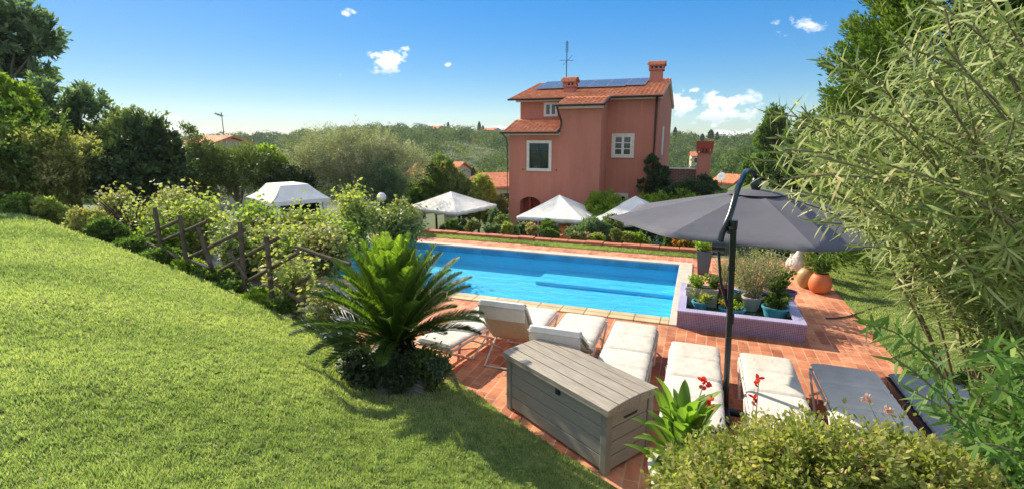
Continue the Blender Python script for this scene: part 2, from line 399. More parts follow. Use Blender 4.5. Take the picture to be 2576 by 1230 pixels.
def axis(lo, hi, a, b, s, g=1.13):
    v = list(np.arange(a, b+1e-6, s)); st = s
    x = b
    while x < hi: st *= g; x += st; v.append(x)
    st = s; x = a
    while x > lo: st *= g; x -= st; v.insert(0, x)
    return np.array(v)
gx = axis(-1500, 1500, -20, 12, .5); gy = axis(-80, 1500, -4, 34, .5)
GX, GY = np.meshgrid(gx, gy, indexing='ij'); GZ = Tz(GX, GY)
nx, ny = GX.shape
ii, jj = np.meshgrid(np.arange(nx-1), np.arange(ny-1), indexing='ij')
fc = np.stack([ii*ny+jj, (ii+1)*ny+jj, (ii+1)*ny+jj+1, ii*ny+jj+1], -1).reshape(-1, 4)
cxm = ((GX[:-1, :-1]+GX[1:, 1:])/2).ravel(); cym = ((GY[:-1, :-1]+GY[1:, 1:])/2).ravel()
keep = ~((cxm > -9.0) & (cxm < 0) & (cym > 8.0) & (cym < 12.0))
g = npmesh('ground', np.stack([GX, GY, GZ], -1).reshape(-1, 3), 4, [fc[keep]], None, M['ground'], smooth=True); struct(g)

# ---- deck
PX0, PX1, PY0, PY1 = -8.5, -.29, 8.12, 11.88
mb = MB()
def sheet(mb, x0, x1, y0, y1, z): mb.quad((x0, y0, z), (x1, y0, z), (x1, y1, z), (x0, y1, z))
sheet(mb, -4.7, 2.62, .5, 7.82, 0); sheet(mb, .0, 2.62, 7.82, 12.95, 0); sheet(mb, -9.2, .0, 12.12, 12.72, 0)
struct(mb.build('deck', M['deck']))
mb = MB(); sheet(mb, -13.5, -9.2, 4.0, 12.72, -.004); sheet(mb, -9.2, -4.7, 4.0, 7.82, -.004); sheet(mb, -9.2, -8.82, 7.82, 12.12, -.004)
struct(mb.build('paving', M['grey_paving']))
mb = MB(); mb.box(-8.82, -.29, 7.82, 8.14, -.14, .022, .012)
struct(mb.build('coping', M['coping']))
mb = MB(); mb.box(-8.82, -.0, 11.86, 12.12, -.14, .02, .01); mb.box(-.287, -.0, 7.82, 11.857, -.14, .022, .01); mb.box(-8.82, -8.48, 8.143, 11.857, -.14, .02, .01)
struct(mb.build('coping', M['coping_pale']))
# ---- pool basin
mb = MB(); D0 = -.50
a, b, c, d = (-8.55, 8.08), (-.24, 8.08), (-.24, 11.92), (-8.55, 11.92)
for p, q in ((a, b), (b, c), (c, d), (d, a)):
    mb.quad((p[0], p[1], D0), (q[0], q[1], D0), (q[0], q[1], -.02), (p[0], p[1], -.02))
mb.quad((a[0], a[1], D0), (b[0], b[1], D0), (c[0], c[1], D0), (d[0], d[1], D0))
struct(mb.build('pool_basin', M['liner']))
mb = MB(); mb.box(-3.45, -.245, 10.8, 11.915, D0+.002, -.415, .02); struct(mb.build('pool_step', M['liner']))
mb = MB(); mb.box(-8.49, -.30, 11.846, 11.853, -.16, -.012); mb.box(-8.479, -8.472, 8.15, 11.84, -.16, -.012); mb.box(-.297, -.29, 8.15, 11.84, -.16, -.012); struct(mb.build('pool_waterline', M['tile_band']))
m, nt, out = newmat('water')
tr = N(nt, 'ShaderNodeBsdfTransparent'); tr.inputs[0].default_value = (.92, .99, 1, 1)
gl = N(nt, 'ShaderNodeBsdfGlossy'); gl.inputs['Roughness'].default_value = .03
lw = N(nt, 'ShaderNodeNewGeometry'); vd = N(nt, 'ShaderNodeVectorMath', operation='DOT_PRODUCT'); nt.links.new(lw.outputs['Incoming'], vd.inputs[1])
ab_ = N(nt, 'ShaderNodeMath', operation='ABSOLUTE'); nt.links.new(vd.outputs['Value'], ab_.inputs[0])
om = N(nt, 'ShaderNodeMath', operation='SUBTRACT'); om.inputs[0].default_value = 1; nt.links.new(ab_.outputs[0], om.inputs[1])
pw = N(nt, 'ShaderNodeMath', operation='POWER'); pw.inputs[1].default_value = 5; nt.links.new(om.outputs[0], pw.inputs[0])
fr = N(nt, 'ShaderNodeMath', operation='MULTIPLY_ADD'); fr.inputs[1].default_value = .9; fr.inputs[2].default_value = .02; nt.links.new(pw.outputs[0], fr.inputs[0])
bn = bump(nt, noise_tex(nt, 3.6, 6, rough=.62, mapscale=(1, 1.6, 1)), 1., .10)
nt.links.new(bn, gl.inputs['Normal']); nt.links.new(bn, vd.inputs[0])
ms = N(nt, 'ShaderNodeMixShader'); nt.links.new(fr.outputs[0], ms.inputs[0]); nt.links.new(tr.outputs[0], ms.inputs[1]); nt.links.new(gl.outputs[0], ms.inputs[2])
nt.links.new(ms.outputs[0], out.inputs[0]); M['water'] = m
nxw, nyw = 120, 60
wx, wy = np.meshgrid(np.linspace(-8.54, -.25, nxw), np.linspace(8.09, 11.91, nyw), indexing='ij')
ii, jj = np.meshgrid(np.arange(nxw-1), np.arange(nyw-1), indexing='ij')
wf = np.stack([ii*nyw+jj, (ii+1)*nyw+jj, (ii+1)*nyw+jj+1, ii*nyw+jj+1], -1).reshape(-1, 4)
wz = -.085+.003*np.sin(wx*9+wy*4)+.002*np.sin(wy*15-wx*3)
struct(npmesh('pool_water', np.stack([wx, wy, wz], -1).reshape(-1, 3), 4, [wf], None, m, smooth=True))

# ---- lawn on the bank: polar about the place where the photographer stands
E = [P(u, v, z) for u, v, z in [(0, 530, 1.1), (100, 552, 1.0), (200, 590, .85), (340, 640, .7), (470, 690, .55), (600, 740, .45), (700, 790, .38), (800, 840, .32),
     (880, 925, .25), (960, 965, .22), (1040, 948, .14), (1150, 965, .07), (1270, 1050, .05), (1400, 1140, .05), (1530, 1225, .05)]]
E = [Vector((-26, 3, 1.5))]+E+[Vector(p) for p in [(.1, 3.25, .05), (1.2, 2.9, .05), (2.4, 2.6, .05), (3.6, 1.8, .1), (6, 0, .3), (4, -6, 1.3), (-8, -9, 1.8), (-22, -6, 1.8)]]
ea = np.array([math.atan2(p.y, p.x) for p in E]); er = np.array([math.hypot(p.x, p.y) for p in E]); ez = np.array([p.z for p in E])
o = np.argsort(ea); ea, er, ez = ea[o], er[o], ez[o]
def Redge(a): return np.interp(a, ea, er, period=2*math.pi)
def Zedge(a): return np.interp(a, ea, ez, period=2*math.pi)
Z0 = 1.3
def lawn_z(x, y):
    a = np.arctan2(y, x); s = np.hypot(x, y)/Redge(a); ze = Zedge(a)
    z = Z0+(ze-Z0)*np.clip(s, 0, 1)**1.08
    z = z+.018*np.sin(x*2.1+y)*np.sin(y*1.7-x*.6)*np.clip(4*(1-s), 0, 1)
    fall = smooth(1.0, 1.0+.5/np.maximum(Redge(a), 1), s)
    return z*(1-fall)+fall*(-.25)
na, nr = 360, 110
aa = np.linspace(-math.pi, math.pi, na, endpoint=False); ss = np.concatenate([np.linspace(.0, 1, nr-8), 1+np.linspace(.01, .14, 8)])
A, S_ = np.meshgrid(aa, ss, indexing='ij'); RR = Redge(A)*S_
LX, LY = RR*np.cos(A), RR*np.sin(A); LZ = lawn_z(LX, LY)
ii, jj = np.meshgrid(np.arange(na), np.arange(nr-1), indexing='ij')
lf = np.stack([ii*nr+jj, ii*nr+jj+1, ((ii+1) % na)*nr+jj+1, ((ii+1) % na)*nr+jj], -1).reshape(-1, 4)[:, ::-1]
struct(npmesh('lawn', np.stack([LX, LY, LZ], -1).reshape(-1, 3), 4, [lf], None, M['lawn_soil'], smooth=True))

def blades(name, X, Y, Z, Hh, Wd, m, lean=.6, label=None):
    n = len(X); a = rng.uniform(0, 2*math.pi, n); ln = lean*rng.random(n)
    fine0 = .5+.5*np.sin(X*15+3*np.sin(Y*9))*np.sin(Y*17+2.5*np.sin(X*12)); h = Hh*(.35+.6*rng.random(n)+.7*fine0**2); w = Wd*(.7+.6*rng.random(n))
    base = np.stack([X, Y, Z-.004], 1); dr = np.stack([np.cos(a), np.sin(a), np.zeros(n)], 1)
    b = rng.uniform(0, 2*math.pi, n); sd = np.stack([np.cos(b), np.sin(b), np.zeros(n)], 1)
    tip = base+dr*(ln*h)[:, None]+np.array([0, 0, 1])*(h*np.sqrt(1-np.clip(ln, 0, .95)**2))[:, None]
    V = np.stack([base-sd*w[:, None]/2, base+sd*w[:, None]/2, tip], 1).reshape(-1, 3)
    patch = .5+.5*np.sin(X*1.3+2*np.sin(Y*.9))*np.sin(Y*1.1+1.5*np.sin(X*.7))
    fine = .5+.5*np.sin(X*11+3*np.sin(Y*7))*np.sin(Y*12+2.5*np.sin(X*9))
    var = np.clip(.38*patch+.3*fine+.42*rng.random(n)-.05, 0, 1)
    var = np.where(rng.random(n) < .03, 1., var)
    o = npmesh(name, V, 3, [np.arange(n*3).reshape(-1, 3)], np.repeat(var, 3), m)
    return tag(o, label, 'grass', kind='stuff')
ng = 620000
fa = math.atan2(CYW, -SYW)
ga = fa+rng.uniform(-.22, .95, ng); gs = np.exp(rng.uniform(math.log(1.4), math.log(17.5), ng)); rr = Redge(ga)
k = gs < rr*1.012; ga, gs = ga[k], gs[k]
gxx, gyy = gs*np.cos(ga), gs*np.sin(ga)
blades('grass', gxx, gyy, lawn_z(gxx, gyy), .026+.0022*gs, .0042+.0016*gs, L_['grass'], .9, label='short sunlit lawn grass covering the sloping bank')
# right-hand lawn beside the brick path
mb = MB(); sheet(mb, 2.62, 7.5, 1.5, 15, .012); sheet(mb, -9.2, 0.2, 12.72, 13.2, .006)
struct(mb.build('lawn', M['lawn_soil']))
n2 = 150000; x = rng.uniform(2.6, 7.2, n2); y = 5+9*rng.random(n2)
blades('grass', x, y, x*0+.012, .04, .012, L_['grass'], .9, label='mown grass strip to the right of the brick path')
n2 = 40000; x = rng.uniform(-9, .1, n2); y = rng.uniform(12.74, 13.2, n2)
blades('grass', x, y, x*0+.006, .04, .014, L_['grass'], .8, label='thin strip of grass between far paving and terracotta edging')

# ---- terracotta edging beyond the pool
mb = MB()
x = -9.2
while x < .25:
    w = .48; mb.box(x, min(x+w, .3), 13.2+random.uniform(-.01, .01), 13.46, -.08, .095+random.uniform(-.012, .012), .018); x += w+.012
tag(mb.build('garden_edging', M['edge_terracotta']), 'long low terracotta edging of the flower bed beyond the pool', 'edging')
# ---- stones along the lawn edge by the palm and box
spots = [(1060+i*15, 940+i*7.2+random.uniform(-5, 5)) for i in range(7)]+[(1168+i*17, 985+i*14.5) for i in range(8)]
first = None
for i, (u, v) in enumerate(spots):
    p = P(u, v+3, .05)
    mb = MB(); rs = random.uniform(.05, .085)
    vs, fs = [], []
    bm = bmesh.new(); bmesh.ops.create_icosphere(bm, subdivisions=2, radius=1)
    for q in bm.verts: q.co = Vector((q.co.x*rs*random.uniform(.9, 1.1)*1.4, q.co.y*rs*random.uniform(.9, 1.1), q.co.z*rs*.8))
    bm.verts.index_update(); mb.add([tuple(q.co) for q in bm.verts], [tuple(q.index for q in f.verts) for f in bm.faces]); bm.free()
    o = mb.build('edging_stone', M['rock'], None, True); o.location = p; o.rotation_euler = (0, 0, random.uniform(-.6, .6))
    tag(o, 'small pale rough stone in the row that borders the lawn beside the storage box', 'stone', 'pale stones bordering the lawn')

# ================================================================== THE HOUSE
def roof(name, parent, x0, x1, y0, z0, y1, z1, m, tile=.21, off=(0, 0, 0), rows=None):
    """corrugated tile slope rising from (y0,z0) to (y1,z1); closed underneath"""
    nxs = int(abs(x1-x0)/tile*8)+1; ln = math.hypot(y1-y0, z1-z0); nr_ = rows or max(3, int(ln/.33))
    xs = np.linspace(x0, x1, nxs); V = []; Fc = []
    prof = .035*np.abs(np.sin((xs-x0)/tile*math.pi))
    rowsv = []
    for r in range(nr_):
        for e, lift in ((0, .03), (1, .0)):
            t = (r+e)/nr_
            rowsv.append(np.stack([xs, np.full(nxs, y0+(y1-y0)*t), z0+(z1-z0)*t+prof+lift+.0*xs], 1))
    rowsv.insert(0, np.stack([xs, np.full(nxs, y0), np.full(nxs, z0-.06)], 1))
    rowsv.append(np.stack([xs, np.full(nxs, y1), np.full(nxs, z1-.06)], 1))
    V = np.concatenate(rowsv); k = len(rowsv)
    a, b = np.meshgrid(np.arange(k-1), np.arange(nxs-1), indexing='ij')
    fcs = np.stack([a*nxs+b, a*nxs+b+1, (a+1)*nxs+b+1, (a+1)*nxs+b], -1).reshape(-1, 4)
    n0 = len(V)
    bot = np.array([[0, nxs-1, k*nxs-1, (k-1)*nxs]])[:, ::-1]
    return npmesh(name, V-np.array(off), 4, [fcs, bot], None, m, parent)
m, nt, out = newmat('roof_tile'); M['tile'] = m
p = N(nt, 'ShaderNodeBsdfPrincipled'); p.inputs['Roughness'].default_value = .85; p.inputs['Specular IOR Level'].default_value = .2
col = ramp(nt, noise_tex(nt, 3.8, 6, rough=.7), [(.3, (.38, .12, .06)), (.5, (.68, .22, .10)), (.7, (.78, .38, .22))])
nt.links.new(col, p.inputs['Base Color']); nt.links.new(p.outputs[0], out.inputs[0])

HB = Vector((-5.2, 26, -2.4))
hs = thing('villa', 'large salmon red stuccoed house with tiled roof and solar panels beyond the pool', 'house', HB)
def hb(mb, name, m, parent=None, smooth=False):      # build in world coords under the house
    return mb.build(name, M[m], parent or hs, smooth, off=HB)
def kids(parent_obj): return parent_obj
XL, XA, XR, YA, YB, YE = -8.53, -4.2, -1.9, 22.4, 24., 33.
zb = -2.4
mb = MB()
# front block A: front wall with an arched opening near its left foot
ax0, ax1, asp, atp = -7.97, -6.95, -.12, .12
def zA(x): return 3.12 if x < -6.05 else 4.22
def wallcol(x0, x1, z0, z1): mb.quad((x0, YA, z0), (x1, YA, z0), (x1, YA, z1), (x0, YA, z1))
wallcol(XL, ax0, zb, 3.12); wallcol(ax1, -6.05, zb, 3.12); wallcol(-6.05, XA, zb, 4.22)
ns = 10
for i in range(ns):
    x0 = ax0+(ax1-ax0)*i/ns; x1 = ax0+(ax1-ax0)*(i+1)/ns
    h = lambda x: asp+(atp-asp)*math.sin(math.pi*(x-ax0)/(ax1-ax0))**.6 if 0 < (x-ax0)/(ax1-ax0) < 1 else asp
    mb.add([(x0, YA, h(x0)), (x1, YA, h(x1)), (x1, YA, 3.12), (x0, YA, 3.12)], [(0, 1, 2, 3)])
    mb.add([(x0, YA, h(x0)), (x1, YA, h(x1)), (x1, YA+.5, h(x1)), (x0, YA+.5, h(x0))], [(0, 1, 2, 3)])
mb.quad((ax0, YA, zb), (ax0, YA, asp), (ax0, YA+.5, asp), (ax0, YA+.5, zb)); mb.quad((ax1, YA, zb), (ax1, YA, asp), (ax1, YA+.5, asp), (ax1, YA+.5, zb))
# block A sides
mb.add([(XL, YA, zb), (XL, YB, zb), (XL, YB, 3.68), (XL, YA, 3.12)], [(0, 1, 2, 3)])
mb.add([(XA, YA, zb), (XA, YB, zb), (XA, YB, 4.62), (XA, YA, 4.22)], [(0, 1, 2, 3)])
mb.add([(-6.05, YA, 3.0), (-6.05, YB, 3.0), (-6.05, YB, 4.62), (-6.05, YA, 4.22)], [(0, 1, 2, 3)])
# main block
zE, zR, yR = 4.66, 5.72, 28.5
mb.quad((XL, YB, zb), (XR, YB, zb), (XR, YB, zE), (XL, YB, zE))
for X in (XL, XR):
    mb.add([(X, YB, zb), (X, YE, zb), (X, YE, zE), (X, yR, zR), (X, YB, zE)], [(0, 1, 2, 3, 4)])
mb.quad((XL, YE, zb), (XR, YE, zb), (XR, YE, zE), (XL, YE, zE))
hb(mb, 'wall', 'plaster')
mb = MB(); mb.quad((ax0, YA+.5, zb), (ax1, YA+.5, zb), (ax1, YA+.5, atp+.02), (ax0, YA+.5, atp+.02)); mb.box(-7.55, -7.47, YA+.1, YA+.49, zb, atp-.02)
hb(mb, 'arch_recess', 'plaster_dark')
# roofs
rm = roof('roof', hs, XL-.45, XR+.12, YB-.38, zE+.04, yR, zR+.16, M['tile'], off=HB)
rb_ = roof('roof', hs, XL-.45, XR+.12, YE+.4, zE+.04, yR+.004, zR+.16, M['tile'], off=HB)
roof('roof', hs, -6.15, XA+.12, YA-.35, 4.27, YB-.384, zE+.038, M['tile'], off=HB)
rl = roof('roof', hs, XL-.22, -6.055, YA-.35, 3.10, YB-.002, 3.72, M['tile'], off=HB)
# cornices (pale bands under the eaves) and gutters
for bxx in ((XL-.1, -6.052, YA-.22, YA-.003, 2.98, 3.10), (-6.1, XA+.08, YA-.22, YA-.003, 4.12, 4.25), (XA+.09, XR+.08, YB-.25, YB-.003, zE-.1, zE+.02), (XL-.15, -6.16, YB-.25, YB-.003, zE-.1, zE+.02)):
    mb = MB(); mb.box(*bxx); hb(mb, 'cornice', 'stone_trim')
mb = MB(); mb.prism([(YB-.3, zE-.1), (YB-.3, zE+.02), (yR, zR+.12), (yR, zR-.02)], 'x', XR+.003, XR+.1)
mb.prism([(yR+.003, zR-.02), (yR+.003, zR+.12), (YE+.3, zE+.02), (YE+.3, zE-.1)], 'x', XR+.003, XR+.1)
hb(mb, 'verge', 'stone_trim')
for a_, b_, yy, zz in ((XL-.3, -6.0, YA-.40, 3.08), (-6.2, XA+.15, YA-.40, 4.25), (XA+.05, XR+.15, YB-.44, zE+.0), (XL-.5, -6.1, YB-.44, zE+.0)):
    mb = MB(); mb.tube([(a_, yy, zz), (b_, yy, zz)], .045, 8); hb(mb, 'gutter', 'dark_metal', smooth=True)
mb = MB(); mb.tube([(XA+.17, YA-.4, 4.26), (XA+.17, YB-.44, zE+.0)], .05, 6)
hb(mb, 'gutter', 'dark_metal', smooth=True)
mb = MB(); mb.tube([(XR-.12, YB-.42, zE-.03), (XR-.14, YB-.08, zE-.3), (XR-.14, YB-.08, zb)], .055, 8)
hb(mb, 'downpipe', 'dark_metal', smooth=True)
mb = MB(); mb.tube([(-6.12, YA-.38, 4.2), (-6.05, YA-.3, 3.9), (-5.98, YA-.1, 3.6), (-6.0, YA-.12, 3.3), (-6.12, YA-.38, 3.1)], .045, 8)
hb(mb, 'downpipe', 'dark_metal', smooth=True)
mb = MB(); mb.tube([(XL-.2, YA-.38, 3.05), (XL-.1, YA-.12, 2.85), (XL-.06, YA-.06, 2.6), (XL-.06, YA-.06, zb)], .03, 8)
hb(mb, 'downpipe', 'dark_metal', smooth=True)
def window(x0, x1, z0, z1, y, fr, nxp, nzp, pane='glass_dark', sash='white_paint', sub=.05):
    mb = MB()
    mb.box(x0, x0+fr, y-.06, y-.002, z0, z1); mb.box(x1-fr, x1, y-.06, y-.002, z0, z1)
    mb.box(x0+fr+.001, x1-fr-.001, y-.058, y-.002, z0, z0+fr); mb.box(x0+fr+.001, x1-fr-.001, y-.058, y-.002, z1-fr, z1)
    w = hb(mb, 'window', 'stone_trim')
    a0, a1, b0, b1 = x0+fr, x1-fr, z0+fr, z1-fr
    mb = MB(); mb.quad((a0, y-.012, b0), (a1, y-.012, b0), (a1, y-.012, b1), (a0, y-.012, b1)); hb(mb, 'pane', pane, w)
    if nxp:
        mb = MB(); s = sub
        for sx in range(nxp):
            c0 = a0+(a1-a0)*sx/nxp+.004; c1 = a0+(a1-a0)*(sx+1)/nxp-.004
            mb.box(c0, c0+s, y-.045, y-.014, b0+.003, b1-.003); mb.box(c1-s, c1, y-.045, y-.014, b0+.003, b1-.003)
            for q in range(nzp+1):
                zc = b0+(b1-b0-s)*q/nzp
                mb.box(c0+s+.001, c1-s-.001, y-.043, y-.014, zc+.004, zc+s*.8)
        hb(mb, 'sash', sash, w)
    return w
w = window(-7.63, -6.43, 1.34, 2.74, YA, .13, 0, 0, 'glass_dark')
mb = MB()
for s0, s1 in ((-7.495, -7.05), (-7.01, -6.565)):       # folded dark shutters behind the frame
    for q in range(4): mb.box(s0, s1, YA-.04, YA-.014, 2.3+q*.075, 2.36+q*.075)
    mb.box(s0, s0+.04, YA-.045, YA-.014, 1.48, 2.6); mb.box(s1-.04, s1, YA-.045, YA-.014, 1.48, 2.6)
hb(mb, 'shutter', 'shutter_green', w)
for xx in (-7.85, -6.22): mb = MB(); mb.box(xx, xx+.05, YA-.05, YA-.002, 1.38, 1.43); hb(mb, 'shutter_hook', 'dark_metal')
window(-3.98, -2.94, 1.94, 3.05, YB, .12, 2, 3)
window(-3.92, -3.1, -.7, .28, YB, .1, 2, 2)
window(-7.31, -6.62, 3.86, 4.52, YB, .07, 2, 1, sub=.04)
mb = MB(); mb.box(XR+.001, XR+.05, 26.2, 26.9, 2.0, 3.4, .01); hb(mb, 'shutter', 'stone_trim')
def chimney(x0, x1, y0, y1, z0, z1, cap):
    mb = MB(); mb.box(x0, x1, y0, y1, z0, z1, .01); c = hb(mb, 'chimney', 'plaster')
    e = .07; mb = MB(); mb.box(x0-e, x1+e, y0-e, y1+e, z1+.002, z1+.07, .01)
    nb = 4
    for q in range(nb):
        xx = x0-e+.01+(x1-x0+2*e-.1)*q/(nb-1)
        for yy in (y0-e+.01, y1+e-.09): mb.box(xx, xx+.08, yy, yy+.08, z1+.071, z1+.19)
    mb.box(x0-e, x1+e, y0-e, y1+e, z1+.191, z1+.25, .01)
    hb(mb, 'chimney_crown', 'plaster', c)
    mb = MB(); mb.box(x0+.06, x1-.06, y0+.06, y1-.06, z1+.071, z1+.19); hb(mb, 'flue', 'rubber', c)
    roof('cap', c, x0-.13, x1+.13, y0-.14, z1+.30, (y0+y1)/2, z1+.30+cap, M['tile'], .13, off=HB, rows=2)
    roof('cap', c, x0-.13, x1+.13, y1+.14, z1+.30, (y0+y1)/2+.003, z1+.30+cap, M['tile'], .13, off=HB, rows=2)
chimney(-6.52, -6.02, 24.7, 25.2, 4.6, 5.27, .17)
chimney(-2.72, -2.12, 27.0, 27.6, 5.1, 6.15, .16)
# solar panels lying on the slope
sl = (zR+.16-zE-.04)/(yR-YB+.38)
def rz_(y): return zE+.04+sl*(y-YB+.38)+.12
M['solar'] = pmat('solar_cell', (.13, .15, .19), (.10, .12, .15), .25, .8, spec=.6)
M['solar_frame'] = pmat('solar_frame', (.4, .42, .45), None, .35, 3, metal=.6)
for i in range(6):
    x0 = -8.35+i*.93; x1 = x0+.915
    if i > 4: ya, yb = 25.9, 28.0
    else: ya, yb = 25.7, 28.0
    mb = MB(); mb.prism([(ya, rz_(ya)), (yb, rz_(yb)), (yb, rz_(yb)+.035), (ya, rz_(ya)+.035)], 'x', x0, x1)
    pn = hb(mb, 'solar_panel', 'solar_frame')
    mb = MB()
    for r in range(3):
        a_ = ya+.04+(yb-ya-.06)*r/3; b_ = ya+.02+(yb-ya-.06)*(r+1)/3
        for cc in range(2):
            q0 = x0+.03+(x1-x0-.05)*cc/2; q1 = x0+.01+(x1-x0-.05)*(cc+1)/2
            mb.add([(q0, a_, rz_(a_)+.038), (q1, a_, rz_(a_)+.038), (q1, b_, rz_(b_)+.038), (q0, b_, rz_(b_)+.038)], [(0, 1, 2, 3)])
    hb(mb, 'cells', 'solar', pn)
mb = MB(); mb.tube([(-7.35, 28.3, 5.6), (-7.35, 28.3, 8.05)], .025, 6); mb.tube([(-7.75, 28.3, 7.05), (-6.95, 28.3, 7.0)], .012, 5)
mb.tube([(-7.5, 28.1, 6.75), (-7.1, 28.5, 7.3)], .012, 5)
for q in range(6): mb.tube([(-7.46, 28.3, 7.5+q*.09), (-7.24, 28.3, 7.5+q*.09)], .012, 5)
hb(mb, 'antenna', 'dark_metal')

# outdoor brick wall with the free-standing chimney, right of the house
w0, w1 = PY(1668, 425, 25.), PY(1752, 426, 25.); wb = (w0.x, 25., -2.2)
t = thing('garden_wall', 'low brown brick wall with tall red oven chimney at its right end', 'wall', wb)
mb = MB(); mb.box(XR+.01, w1.x, 25, 25.3, -2.2, w0.z); mb.build('brick_wall', M['brick_wall'], t, off=wb)
mb = MB(); mb.box(XR+.01, w1.x, 24.96, 25.34, w0.z+.002, w0.z+.05, .01); mb.build('coping', M['stone_trim'], t, off=wb)
c0, c1, c2, c3 = PY(1755, 385, 25.), PY(1790, 385, 25.), PY(1751, 384, 25.), PY(1796, 356, 25.)
mb = MB(); mb.box(c0.x, c1.x, 24.8, 25.5, -2.2, c0.z, .01); ch = mb.build('chimney', M['plaster'], t, off=wb)
mb = MB(); mb.box(c2.x, c3.x, 24.7, 25.6, c0.z+.19, c3.z, .01)
for q in range(5): 
    xx = c2.x+.02+(c3.x-c2.x-.13)*q/4; mb.box(xx, xx+.09, 24.72, 24.82, c0.z+.001, c0.z+.189)
mb.build('cap', M['plaster_dark'], ch, off=wb)
mb = MB(); mb.box(c0.x+.08, c1.x-.08, 24.9, 25.4, c0.z+.001, c0.z+.189); mb.build('flue', M['rubber'], ch, off=wb)

# ================================================================== distant houses
def cottage(name, label, c, w, d, h, rot, wall, nwin=3, roof_h=1.2, flat=False, storeys=1, wincol='glass_dark', base=6.):
    t = thing(name, label, 'house', c, rot)
    mb = MB(); mb.box(-w/2, w/2, -d/2, d/2, -base, h)
    if not flat: mb.prism([(-d/2, h), (d/2, h), (0, h+roof_h)], 'x', -w/2, w/2)
    wl = mb.build('wall', M[wall], t)
    if flat:
        mb = MB(); mb.box(-w/2-.3, w/2+.3, -d/2-.3, d/2+.3, h+.01, h+.35); mb.build('roof', M['wall_grey'], t)
    else:
        e = .35
        for s in (-1, 1):
            mb = MB(); mb.prism([(s*(d/2+e), h-.1), (s*(d/2+e), h+.06), (s*.0, h+roof_h+.24), (s*.0, h+roof_h+.08)], 'x', -w/2-e, w/2+e); mb.build('roof', M['tile'], t)
    for st_ in range(storeys):
        for q in range(nwin):
            xx = -w/2+w*(q+.5)/nwin; zz = h-1.9-st_*2.8; ww = min(.5, w/nwin*.28)
            mb = MB(); mb.box(xx-ww, xx+ww, -d/2-.06, -d/2-.01, zz, zz+1.3); mb.build('window', M[wincol], t)
    return t
rt = -YAW
def at(u, v, d): return PF(u, v, d)
o = cottage('house', 'orange tiled roof house just behind the yellow-green hedge', at(1112, 444, 62), 6, 6, .3, -YAW+.25, 'roof_cream', 3, 1.3); 
o = cottage('house', 'house with sloping orange roof between hedge and dark cypress', at(1188, 512, 55), 3.6, 5, 1.2, -YAW-.9, 'roof_cream', 2, 1.5)
o = cottage('house', 'small house with pale tiled roof touching the left edge of the villa', at(1262, 472, 48), 3.4, 5, .3, -YAW+.9, 'roof_cream', 1, .9)
o = cottage('house', 'house with a red roof showing above the left olive tree', at(548, 364, 46), 2.9, 4, .1, -YAW+.45, 'roof_cream', 1, .45)
t = o
mb = MB(); b0 = at(566, 362, 46); off = Vector((0, 0, 0))
an = thing('roof_antenna', 'thin television antenna standing above the far red roof at left', 'antenna', b0)
hh = at(566, 283, 46).z-b0.z
mb = MB(); mb.tube([(0, 0, -.6), (0, 0, hh)], .035, 6); mb.build('mast', M['dark_metal'], an)
mb = MB(); mb.tube([(-.75, 0, hh-.1), (.15, 0, hh-.35)], .03, 5)
for q in range(5): mb.tube([(-.7+q*.18, -.25, hh-.12-q*.05), (-.7+q*.18, .25, hh-.12-q*.05)], .015, 4); mb.tube([(-.7+q*.18, 0, hh-.12-q*.05-.16), (-.7+q*.18, 0, hh-.12-q*.05+.16)], .015, 4)
mb.build('aerial', M['dark_metal'], an)
o = cottage('house', 'long grey modern building with a row of dark window bays on the hillside', at(1082, 362, 300), 15, 8, 2.3, -YAW, 'wall_grey', 7, flat=True)
o = cottage('house', 'long terrace of old brown houses on the hill crest', at(1097, 332, 390), 13, 8, 2.2, -YAW, 'wall_pink', 5, 1.8)
o = cottage('house', 'pink house with red roof on the hillside', at(1190, 357, 290), 6.5, 6, 1.8, -YAW+.2, 'wall_pink', 2, 1.1)
o = cottage('house', 'narrow white house among trees left of the pink house', at(1167, 362, 280), 2.6, 5, 2.6, -YAW+.1, 'white_paint', 1, .8)
o = cottage('house', 'dim grey house beside the spires on the hill crest', at(1235, 336, 390), 14, 8, 2.2, -YAW, 'wall_grey', 4, 1.6)
o = cottage('house', 'small cream house in the wood left of the red oven chimney', at(1748, 408, 150), 2.6, 5, 1.8, -YAW+.5, 'roof_cream', 1, 1.0)
o = cottage('house', 'orange tiled roof right of the red oven chimney with a satellite dish on it', at(1838, 467, 52), 1.9, 3, .35, -YAW-.2, 'roof_cream', 1, .6)
dd = at(1816, 446, 50)
dish = thing('satellite_dish', 'round white satellite dish on the orange roof right of the oven chimney', 'dish', dd)
mb = MB(); mb.lathe([(.0, 0), (.22, .03), (.42, .12), (.43, .13), (.40, .14), (.0, .05)], 20); ds = mb.build('reflector', M['white_paint'], dish, True); ds.rotation_euler = (R(75), 0, R(-30))
mb = MB(); mb.tube([(0, .1, 0), (0, .25, -.9)], .035, 6); mb.build('mast', M['dark_metal'], dish)

